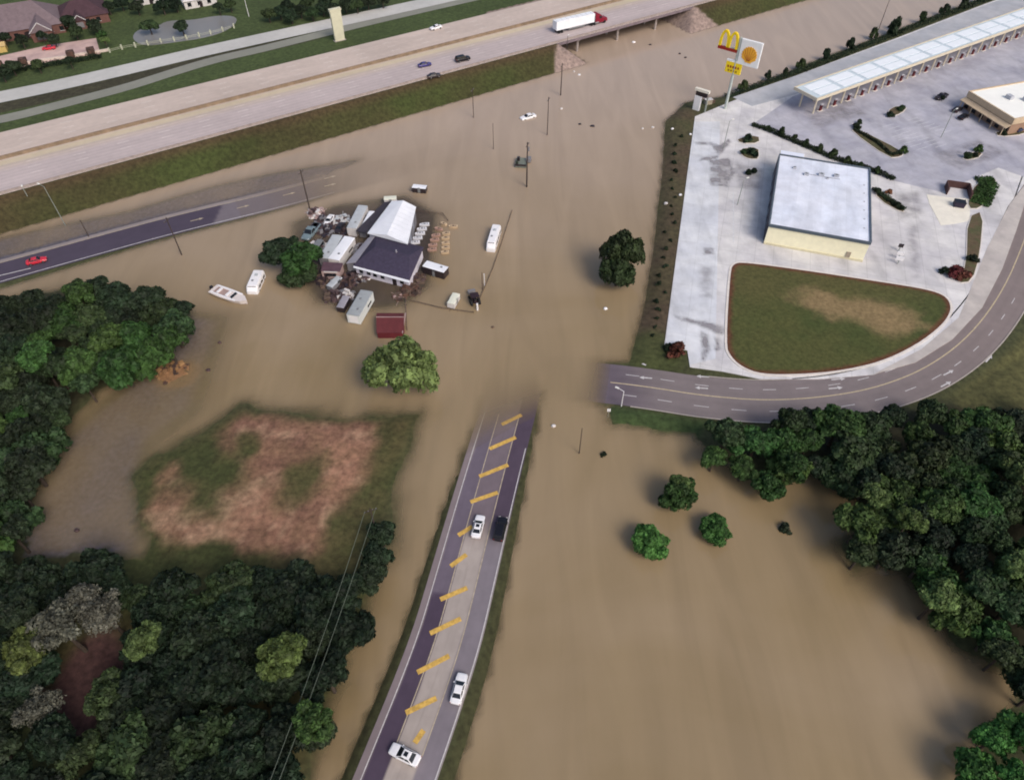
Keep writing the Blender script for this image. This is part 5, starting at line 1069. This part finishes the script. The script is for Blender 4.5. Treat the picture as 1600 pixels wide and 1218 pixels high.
# ------------------------------------------------------------------ tall sign, white monument sign
xb, yb = P(1133,170,LOTZ); sd = np.array((.80,-.60)); sr = math.atan2(sd[1], sd[0])
t = thing('pylon_sign', 'tall pole sign with yellow arched letter, white shell panel and yellow board', 'sign', (xb, yb, LOTZ), sr)
M_sg = mat('sign_steel', lin(176,184,180), .5, .1, 1); M_syel = mat('sign_yellow', lin(246,214,40), .45, .05, 1); M_sred = mat('sign_red', lin(150,44,36), .5, .08, 1); M_swht = mat('sign_white', lin(240,240,240), .45, .04, 1); M_sor = mat('sign_orange', lin(238,176,60), .45, .06, 1)
def at_px(u, v):
    """local (x, z) on the sign plane under photo pixel (u, v)"""
    best = None
    for zz in np.arange(4, 34, .1):
        p = P(u, v, zz); r_ = p-np.array([xb, yb]); off = abs(r_@np.array([-sd[1], sd[0]]))
        if best is None or off < best[0]: best = (off, float(r_@sd), zz-LOTZ)
    return best[1], best[2]
mx_, mz_ = at_px(1140, 62); sx_, sz_ = at_px(1172, 84); yx_, yz_ = at_px(1146, 106); print('sign', mx_, mz_, sx_, sz_, yx_, yz_)
ptop = max(mz_, sz_)+1.5
MB().tube((0,0,-.3),(0,0,ptop),.48,.36,14).build('pole', M_sg, t)
def armx(z_, x_): MB().box(x_/2,0,z_,abs(x_),.25,.3).build('bracket', M_sg, t)
armx(mz_-2.4, mx_); armx(sz_-1.0, sx_); armx(yz_, yx_)
aw, ah = 3.0, 4.6                                     # each arch of the letter
lb = MB()
for cx in (-aw/2, aw/2):
    ring = []
    for k in range(19):
        q = math.pi*(1-k/18); ring.append((mx_+cx+math.cos(q)*aw*.43, mz_-ah/2+math.sin(q)**.8*ah))
    for (x0, z0), (x1, z1) in zip(ring[:-1], ring[1:]):
        dx, dz = x1-x0, z1-z0; l_ = math.hypot(dx, dz); nx, nz_ = -dz/l_*.36, dx/l_*.36
        lb.loft([[(x0-nx,yy,z0-nz_),(x0+nx,yy,z0+nz_),(x1+nx,yy,z1+nz_),(x1-nx,yy,z1-nz_)] for yy in (-.38, .38)])
lb.build('arched_letter', M_syel, t)
MB().box(mx_,0,mz_-ah/2-.95,aw*2.15,.7,.9).build('red_base_panel', M_sred, t)
pw, ph = 6.8, 7.6
pn = MB().box(sx_,0,sz_-ph/2,pw,.8,ph).build('shell_panel', M_swht, t, bevel=.08)
for sy in (-1, 1):
    mb = MB(); mo = MB(); pts = []
    for k in range(25):
        q = math.pi*(-.12+1.24*k/24); r_ = 2.45*(1+.05*math.cos(k*math.pi)); pts.append((sx_+math.cos(q)*r_, sz_-.5+math.sin(q)*r_*1.05))
    pts += [(sx_-1.1, sz_-2.4), (sx_-1.0, sz_-2.75), (sx_+1.0, sz_-2.75), (sx_+1.1, sz_-2.4)]
    y0, y1 = sy*.41, sy*.50; n_ = len(pts)
    mb.add([(x_, y0, z_) for x_, z_ in pts]+[(x_, y1, z_) for x_, z_ in pts], [tuple(range(n_)), tuple(range(2*n_-1, n_-1, -1))]+[(i, (i+1)%n_, n_+(i+1)%n_, n_+i) for i in range(n_)]); mb.build('shell_emblem', M_sor, pn)
    for k in range(7):
        q = math.pi*(.08+.84*k/6); mo.tube((sx_+math.cos(q)*.3, y1+sy*.02, sz_-2.2), (sx_+math.cos(q)*2.2, y1+sy*.02, sz_-.5+math.sin(q)*2.25), .05, n=5)
    mo.build('shell_ribs', M_sred, pn)
bp_ = MB().box(yx_,0,yz_-1.7,5.2,.7,3.4).build('price_board', M_syel, t, bevel=.06); MB().box(yx_,0,yz_+1.75,5.2,.72,.5).build('board_top', M_swht, t)
for k in range(5): MB().box(yx_-1.7+k*.85,-.37,yz_-.1,.5,.06,.7).build('board_mark', M_sred, bp_)
for k in range(4): MB().box(yx_-1.3+k*.85,-.37,yz_-1.2,.5,.06,.55).build('board_mark', mat('mark_brown', lin(150,110,30), .6, .1, 1), bp_)
x, y = P(1090,172,LOTZ); t = thing('monument_sign', 'white monument sign with a dark band and slanted white top at the grass corner', 'sign', (x, y, LOTZ-.6), sr)
MB().box(-.6,0,0,2.3,.9,5.4).build('sign_panel', PW, t, bevel=.05); MB().box(.4,0,5.4,4.0,.8,1.5).build('dark_band', PDK, t); MB().box(.4,0,6.9,5.0,1.0,.8).build('top_panel', mat('sign_offwhite', lin(228,222,208), .5, .05, 1), t); MB().box(2.6,0,0,.4,.5,5.4).build('post', M_galv, t)
t = thing('utility_cabinet', 'tan and white cabinets behind the white monument sign', 'cabinet', (*P(1106,162,LOTZ), LOTZ-.2), .3)
MB().box(0,0,0,2.4,1.4,1.7).build('cabinet', M_stone, t); MB().box(1.9,.4,0,1.2,1.2,1.2).build('side_cabinet', M_wood, t); MB().box(0,0,1.7,2.6,1.6,.1).build('lid', M_wall, t)
# ------------------------------------------------------------------ planted islands, hedges, shrubs, kerbs, stripes
M_mulch = mat('island_grass', lin(80,80,54), .95, .25, 1.2, col2=lin(92,78,60))
def island(px, name='planted_island'):
    q = roundpoly(PS(px, LOTZ), 1); struct(MB().prism([tuple(p) for p in grow(q, .25)], LOTZ-.05, LOTZ+.14).build('island_kerb', M_kerbp)); struct(MB().prism([tuple(p) for p in q], LOTZ, LOTZ+.2).build(name, M_mulch))
island([(1152,217),(1185,212),(1186,224),(1156,224)]); island([(1154,234),(1184,230),(1186,248),(1172,249),(1160,244)])
island([(1385,184),(1392,168),(1418,166),(1408,178)]); island([(1330,205),(1336,200),(1412,238),(1408,245),(1388,247)]); island([(1503,250),(1510,240),(1536,238),(1526,248)])
island([(1480,424),(1488,418),(1496,428),(1510,418),(1512,340),(1536,330),(1530,400),(1518,440),(1496,442)], 'grass_island'); island([(1512,326),(1516,300),(1540,274),(1560,284),(1540,312),(1530,326)], 'grass_island')
island([(1366,292),(1372,312),(1412,334),(1410,324)], 'planted_bed'); island([(1555,206),(1602,200),(1602,210),(1560,214)])
def rowshrubs(px, n, R, leaf, label, group, tall=1., jit=.3, base=LOTZ+.1, name='shrub', cat='shrub'):
    line, _ = resample([(*P(u, v, LOTZ), 0) for u, v in px], .1)
    for k in range(n):
        p = line[int((len(line)-1)*(k+.5)/n)]; shrub(p[0]+random.uniform(-jit, jit), p[1]+random.uniform(-jit, jit), R*random.uniform(.8, 1.25), leaf, label, group, name, cat, tall, base)
def hedge(px, wd, hgt, leaf, label, n, base=LOTZ+.05):
    """clipped hedge: leaves filling a long box"""
    line, _ = resample([(*P(u, v, LOTZ), 0) for u, v in px], .5); nn = normals2(line); r = np.random.default_rng(n); V = []
    for k in range(n):
        i = r.integers(0, len(line)); c = np.array((*(line[i, :2]+nn[i]*r.uniform(-wd/2, wd/2)+r.uniform(-.3,.3,2)), r.uniform(.1, hgt)*(1+.3*vnoise(i*.5, 0, 2, 5)))); d = r.normal(size=3); d /= np.linalg.norm(d); e = np.cross(d, r.normal(size=3)); e /= np.linalg.norm(e); s = r.uniform(.14, .3)
        V += [c-d*s, c+e*s*.7, c+d*s, c-e*s*.7]
    V = np.array(V); o = np.array((line[0, 0], line[0, 1], 0)); me = bpy.data.meshes.new('hedge'); me.from_pydata((V-o).tolist(), [], [(4*k, 4*k+1, 4*k+2, 4*k+3) for k in range(n)]); me.update(); me.materials.append(LEAF[leaf])
    ob = bpy.data.objects.new('hedge', me); C.objects.link(ob); ob.location = (o[0], o[1], base); return tag(ob, label, 'hedge')
hedge([(1176,196),(1210,209),(1250,226),(1300,248),(1352,264),(1396,281)], 1.5, 1.1, 'deep', 'long dark hedge on the plaza behind the white roofed building', 5200)
hedge([(1334,203),(1370,224),(1392,243),(1408,241)], .9, .8, 'deep', 'short bent hedge on the parking lot island', 1300)
rowshrubs([(1190,200),(1250,224),(1320,254),(1380,274)], 9, 1.3, 'dark', 'young shrub rising from the long dark hedge behind the white roofed building', 'young shrubs in the long hedge', 1.6)
hedge([(1136,150),(1200,128),(1260,108),(1330,80),(1400,53),(1460,30),(1530,4),(1600,-22)], 3.2, 1.0, 'deep', 'long low green hedge on the bank between the flood and the canopy driveway', 9000, .6)
for k, (u, v, s) in enumerate(((1160,140,2.0),(1200,122,1.7),(1226,118,1.6),(1250,106,2.0),(1290,92,2.2),(1328,76,2.3),(1363,58,2.2),(1392,52,3.0),(1400,44,2.6),(1440,34,2.3),(1474,22,2.3),(1503,13,2.5),(1530,2,2.4))):
    x, y = P(u, v, .8); shrub(x, y, s*.85, 'deep' if k % 3 else 'dark', ('larger twin-topped dark shrub in the row on the bank' if s > 2.9 else 'upright dark shrub, one of the even row on the bank by the canopy'), 'upright shrubs on the bank', 'upright_shrub', 'shrub', 2.0, .7)
for (u, v, s, lf, lab) in ((1390,180,1.6,'deep','dark shrub at the left end of the upper lot island'),(1408,170,1.5,'dark','upright shrub at the right end of the upper lot island'),(1338,198,1.6,'deep','dark shrub at the left end of the bent hedge'),(1343,191,1.2,'dark','small shrub above the left end of the bent hedge'),(1411,236,1.5,'mid','shrub at the right end of the bent hedge'),
   (1512,245,1.7,'dark','dark shrub on the small lot island left part'),(1529,234,1.5,'mid','round shrub on the small lot island right part'),(1524,243,1.2,'deep','low shrub between the two on the small lot island'),(1169,270,1.3,'black','black shrub pair left of the white roofed building, left one'),(1178,268,1.4,'black','black shrub pair left of the white roofed building, right one'),(1168,218,2.0,'deep','dark planting on the upper oval island'),(1175,240,2.0,'deep','dark planting on the lower oval island'),(1162,238,1.4,'dark','small planting at the left tip of the lower oval island'),
   (1586,202,2.0,'deep','dark shrub under the tan store beside the navy car'),(1568,208,1.3,'deep','low dark shrub left of the navy car'),(1472,154,1.4,'black','black round shrub left of the tan store'),(1402,322,1.4,'deep','dark shrub at the end of the bed right of the white roofed building'),(1390,300,1.2,'rust','rusty shrub in the bed right of the white roofed building'),(1372,300,1.4,'deep','dark shrub at the wall in the bed right of the white roofed building'),
   (1490,426,2.4,'red','dark red bush at the lower end of the right grass island'),(1505,432,2.0,'red','second dark red bush at the lower end of the right grass island'),(1520,405,1.6,'deep','low green bush on the right grass island'),(1475,424,1.6,'deep','dark green bush at the left tip of the right grass island')):
    x, y = P(u, v, LOTZ+.5); shrub(x, y, s, lf, lab, None, tall=1.0 if lf != 'mid' else 1.4, base=LOTZ+.15)
hedge([(1366,296),(1385,312),(1412,328)], 1.6, .8, 'deep', 'dark low hedge in the bed at the right wall of the white roofed building', 1100)
hedge([(1535,278),(1545,290),(1530,320)], 5.0, .7, 'mid', 'bright green ground cover hedge beside the dumpster yard', 3600)
for k in range(24):                                    # saplings on the grass strip
    v = 215+k*13.5; u = 1062-(v-215)*.115+random.uniform(-8, 8); x, y = P(u, v, .8); shrub(x, y, random.uniform(.5, .85), 'deep', 'small dark sapling in the rows on the grass strip beside the truck lane', 'saplings on the grass strip', 'sapling', 'sapling', 1.2)
# dumpster yard
q = PS([(1448,304),(1487,309),(1516,311),(1515,345),(1490,350),(1470,352),(1452,318)], LOTZ); struct(MB().prism([tuple(p) for p in q], LOTZ-.1, LOTZ+.05).build('dumpster_pad', mat('pale_pad', lin(226,220,206), .85, .08, .5)))
t = thing('dumpster_enclosure', 'low brown walled dumpster enclosure at the right side of the plaza', 'enclosure', (*P(1495,300,LOTZ), LOTZ), RB)
MB().box(0,2.3,0,6.0,.3,2.0).build('back_wall', mat('brown_block', lin(84,60,58), .9, .15, 1), t); MB().box(3.0,-.6,0,.3,5.4,2.0).build('side_wall', mat('brown_block', lin(84,60,58), .9, .15, 1), t); MB().box(-3.0,-.1,0,.3,4.4,2.0).build('side_wall', mat('brown_block', lin(84,60,58), .9, .15, 1), t)
t = thing('dumpster', 'dark purple dumpster on the pale pad of the enclosure', 'dumpster', (*P(1497,322,LOTZ), LOTZ+.06), RB)
MB().box(0,0,0,2.6,1.9,1.5,taper=1.1).build('bin', mat('bin_dark', lin(46,40,58), .6, .15, 1), t); MB().box(-.68,0,1.5,1.4,2.0,.08).build('lid', PB, t); MB().box(.74,0,1.5,1.4,2.0,.08).build('lid', PB, t)
M_str = mat('parking_stripe', lin(206,206,208), .7, .2, 2)
for r0, r1, n_ in (((1388,196),(1470,228),10),((1402,212),(1440,232),5),((1426,186),(1478,206),7)):
    for k in range(n_):
        p = P(r0[0]+(r1[0]-r0[0])*k/(n_-1), r0[1]+(r1[1]-r0[1])*k/(n_-1), LOTZ); struct(MB().box(p[0], p[1], LOTZ+.016, 4.6, .14, .003, math.radians(25)).build('parking_stripe', M_str))
for k in range(9):
    p = P(1150+k*.6, 335+k*8, LOTZ); struct(MB().box(p[0], p[1], LOTZ+.012, 6.0, .13, .003, rb).build('parking_stripe', M_str))
for (u0, v0), (u1, v1) in (((1146,300),(1146,378)), ((1446,92),(1476,104))): struct(ribbon('painted_line', np.array([P3(u0,v0,LOTZ), P3(u1,v1,LOTZ)]), -.12, .12, M_str, dz=.02))
for k, (u, v) in enumerate(((1404,392),(1403,404),(1402,412))):
    x, y = P(u, v, LOTZ); t = thing('order_board', ('tall menu board', 'white speaker post', 'small white sign')[k]+' in the drive lane right of the white roofed building', 'sign', (x, y, LOTZ), rb); MB().box(0,0,0,.2,.2,1.4).build('post', M_galv, t); MB().box(0,0,1.2,1.2+.3*k,.25,1.0).build('panel', PDK if k == 0 else PW, t)
for (u, v, hh, lab) in ((1152,320,8,'lamp post on the paving left of the white roofed building'),(1130,232,9,'lamp post at the upper end of the truck lane'),(1470,215,9,'lamp post in the middle of the parking lot')):
    lamp(lab, u, v, hh, LOTZ, .5, M_galv, 1.2, 'parking_lamp')
# ------------------------------------------------------------------ beyond the highway: houses, pond, pylon, trees
struct(MB().prism([tuple(p) for p in roundpoly(PS(pond_px, .6), 2)], .5, .62).build('pond', mat('pond_water', lin(122,120,118), .3, .08, .05, spec=.3)))
FG = .6
drv = [(-60,104),(-60,86),(0,88),(70,72),(150,60),(157,84),(100,92),(40,104),(0,108)]
struct(MB().prism([tuple(p) for p in PS(drv, FG)], .4, FG+.06).build('driveway', mat('pink_paving', lin(196,168,160), .9, .12, .4, col2=lin(176,150,146))))
M_rp = mat('roof_purple_grey', lin(112,98,102), .9, .15, .8, big=.08); M_rd = mat('roof_maroon_dark', lin(72,52,58), .9, .2, .8); M_bk = mat('house_brick', lin(110,78,72), .9, .15, 1.5)
def hiphouse(label, u, v, wd, dp, rz, mr, mw, hw=3.2, hr=4.2, wing=None, name='house', z=FG):
    x, y = P(u, v, z); t = thing(name, label, 'house', (x, y, z), rz)
    MB().box(0,0,-.3,wd-1,dp-1,hw+.3).build('wall', mw, t)
    a, b_ = wd/2, dp/2; k = min(a, b_)*.85; R = (a-k, 0) if a > b_ else (0, b_-k)
    rf = MB().add([(-a,-b_,hw),(a,-b_,hw),(a,b_,hw),(-a,b_,hw),(-R[0],-R[1],hw+hr),(R[0],R[1],hw+hr)], [(0,1,5,4),(2,3,4,5),(1,2,5),(3,0,4),(3,2,1,0)] if a > b_ else [(0,1,4),(1,2,5,4),(2,3,5),(3,0,4,5),(3,2,1,0)]).build('roof', mr, t)
    MB().box(a*.35,b_*.2,hw,1.1,1.1,hr+.8).build('chimney', mw, rf)
    for k in range(int(wd//4)): 
        wv = MB().box(-a+2.5+k*4,-b_+.47,.9,1.5,.14,1.5).build('window', M_glass, t); MB().box(-a+2.5+k*4,-b_+.44,.75,1.8,.1,.14).build('sill', M_wall, wv)
    MB().box(0,-b_+.46,0,1.3,.16,2.2).build('door', PDK, t)
    if wing:
        wx_, ww, wl_ = wing; MB().box(wx_,-b_-wl_/2+.5,-.3,ww-.6,wl_,hw+.3).build('wing_wall', mw, t)
        MB().add([(wx_-ww/2,-b_-wl_,hw),(wx_+ww/2,-b_-wl_,hw),(wx_+ww/2,0,hw),(wx_-ww/2,0,hw),(wx_,-b_-wl_,hw+ww*.42),(wx_,0,hw+ww*.42)], [(1,2,5,4),(3,0,4,5),(0,1,4),(2,3,5),(3,2,1,0)]).build('wing_roof', mr, t)
        for sx in (-1, 1): MB().tube((wx_+sx*ww/2,-b_-wl_-.05,hw),(wx_,-b_-wl_-.05,hw+ww*.42),.14,n=5).build('gable_trim', M_wall, t)
        MB().box(wx_,-b_-wl_+.42,.6,ww*.5,.16,2.0).build('garage_door', M_gwall, t)
    return t
hiphouse('large house with a purple-grey hipped roof and pale trimmed gable at the top left', 44, 46, 28, 20, .45, M_rp, M_bk, 3.4, 6.5, (5.5, 8, 5.5))
hiphouse('dark maroon roofed house right of the large house at the top left', 132, 30, 19, 16, .5, M_rd, M_bk, 3.2, 4.2, (-2, 5, 3))
hiphouse('tan roofed house cut by the left edge at the top left', -18, 36, 14, 12, .45, mat('roof_tan', lin(186,160,112), .9, .12, .8), M_bk, 3, 3.5)
hiphouse('white house behind the pond at the top edge', 312, 6, 14, 9, .5, M_wall, M_wall, 3.0, 2.6)
hiphouse('grey house at the top edge between the lawn and the pond', 235, 2, 12, 8, .5, M_gwall, M_wall, 3.0, 2.6)
t = thing('garden_shed', 'small yellow-tan shed at the left edge beside the driveway', 'shed', (*P(2,80,FG), FG), .4); MB().box(0,0,0,4.5,3.5,2.2).build('wall', mat('yellow_wall', lin(190,164,100), .8, .1, .8), t); MB().add([(-2.5,-2,2.2),(2.5,-2,2.2),(2.5,2,2.2),(-2.5,2,2.2),(-2.5,0,3.2),(2.5,0,3.2)], [(0,1,5,4),(2,3,4,5),(1,2,5),(3,0,4),(3,2,1,0)]).build('roof', mat('roof_tan', lin(186,160,112), .9, .12, .8), t)
t = thing('patio_wall', 'pale wall with brown pillars along the front of the pink driveway', 'wall', (*P(80,94,FG), FG), .40)
MB().box(0,0,0,40,.5,.9).build('wall_panel', mat('patio_pale', lin(206,190,180), .85, .12, .8), t)
for k in (-17,-9,7,14): MB().box(k,-.1,0,2.6,2.4,2.2).build('pillar', M_rust, t); 
pn = [(-60,118),(0,112),(60,104),(110,96),(158,88)]
hedge(pn, 3.2, 1.4, 'deep', 'dark hedge below the pink driveway at the top left', 3800, FG)
def fencew(label, pts, n, hgt, m):
    line, _ = resample([(*P(u, v, FG), 0) for u, v in pts], .3); o = line[0]; t = thing('fence', label, 'fence', (o[0], o[1], FG))
    for k in range(n): p = line[int((len(line)-1)*k/(n-1))]-o; MB().box(p[0], p[1], -.2, .45, .45, hgt+.2).build('post', m, t)
    rr = MB()
    for z_ in (.5, 1.0):
        for a, b_ in zip(line[:-8:8], line[8::8]): rr.tube((*(a-o)[:2], z_), (*(b_-o)[:2], z_), .05, n=4)
    rr.build('rail', m, t); return t
fencew('fence with pale posts along the near shore of the pond', [(172,82),(196,76),(216,73),(254,67),(290,62),(320,56),(346,50),(366,44)], 11, 1.7, mat('post_pale', lin(190,190,168), .8, .1, 1))
t = thing('pylon_sign', 'tall blank cream pylon standing on the grass beside the far side of the highway', 'pylon', (*P(531,63,FG), FG), .55)
zt = 11.0; MB().box(0,0,-.3,3.8,1.2,zt,taper=1.12).build('shaft', mat('pylon_cream', lin(206,202,178), .7, .06, .6), t, bevel=.06); MB().box(0,0,zt-.3,4.6,1.5,.8).build('cap', mat('pylon_cream', lin(206,202,178), .7, .06, .6), t); MB().box(0,0,-.4,4.6,2.0,.5).build('base', M_pale, t)
lamp('pale tall lamp post on the lawn right of the pond', 389, 26, 9, FG, 2.4, PW, 1.0)
tree(*P(285,46,3), 3.4, 3.2, 'deep', 'round dark tree standing at the pond', zs=.9, base=FG); tree(*P(234,44,3), 3.6, 3.0, 'dark', 'green tree at the left shore of the pond', zs=.8, base=FG)
for k, (u, v, R, lf, lab) in enumerate(((66,58,2.2,'deep','dark bush before the wall of the large house'),(35,66,2.8,'deep','dark tree left of the gable of the large house'),(108,38,3.4,'deep','dark tree between the large house and the maroon roofed house'),(118,52,3.0,'dark','tree at the driveway right of the large house'),(8,62,2.6,'deep','dark tree at the left edge by the tan roofed house'),
   (160,58,2.2,'mid','green tree at the lawn corner right of the driveway'),(20,108,3.0,'deep','dark tree at the lower left end of the driveway hedge'),(4,118,3.0,'deep','dark tree at the left edge below the driveway'),(165,66,1.8,'light','pale shrub at the end of the driveway'),(255,14,3.6,'black','dark tree behind the pond at the top edge, left of the white house'),(170,14,3.0,'deep','dark tree at the top edge right of the maroon roofed house'),(342,14,2.4,'deep','dark tree right of the white house'),(190,8,3.0,'black','dark tree at the top edge left of the grey house'),(85,64,2.6,'deep','dark bush between the gable and the maroon roofed house'),(150,44,3.4,'deep','dark tree at the right wall of the maroon roofed house'),(215,14,3.2,'deep','dark tree before the grey house at the top edge'),(275,10,3.2,'black','dark tree right of the dark tree behind the pond'),(60,104,2.4,'dark','bushy tree in the middle of the driveway hedge'),(110,98,2.0,'deep','small tree at the right part of the driveway hedge'),(360,10,2.6,'dark','green tree at the top edge right of the white house'))):
    tree(*P(u, v, 3.0), R, 3.0, lf, lab, base=FG)
for k, (u, v) in enumerate(((420,26),(438,22),(455,28),(470,20),(488,24),(505,16),(522,18),(540,12),(558,12),(575,6),(598,4),(450,12),(480,8),(510,4),(545,0))):
    tree(*P(u, v, 3.0), 3.2, 3.0, 'deep' if k % 4 else 'dark', 'dark tree in the belt along the far frontage road at the top', 'trees of the belt beyond the highway', base=FG)
for o in C.objects:
    if o.get('label') and len(o['label'].split()) > 16: print('LONG', o.name, len(o['label'].split()), o['label'])
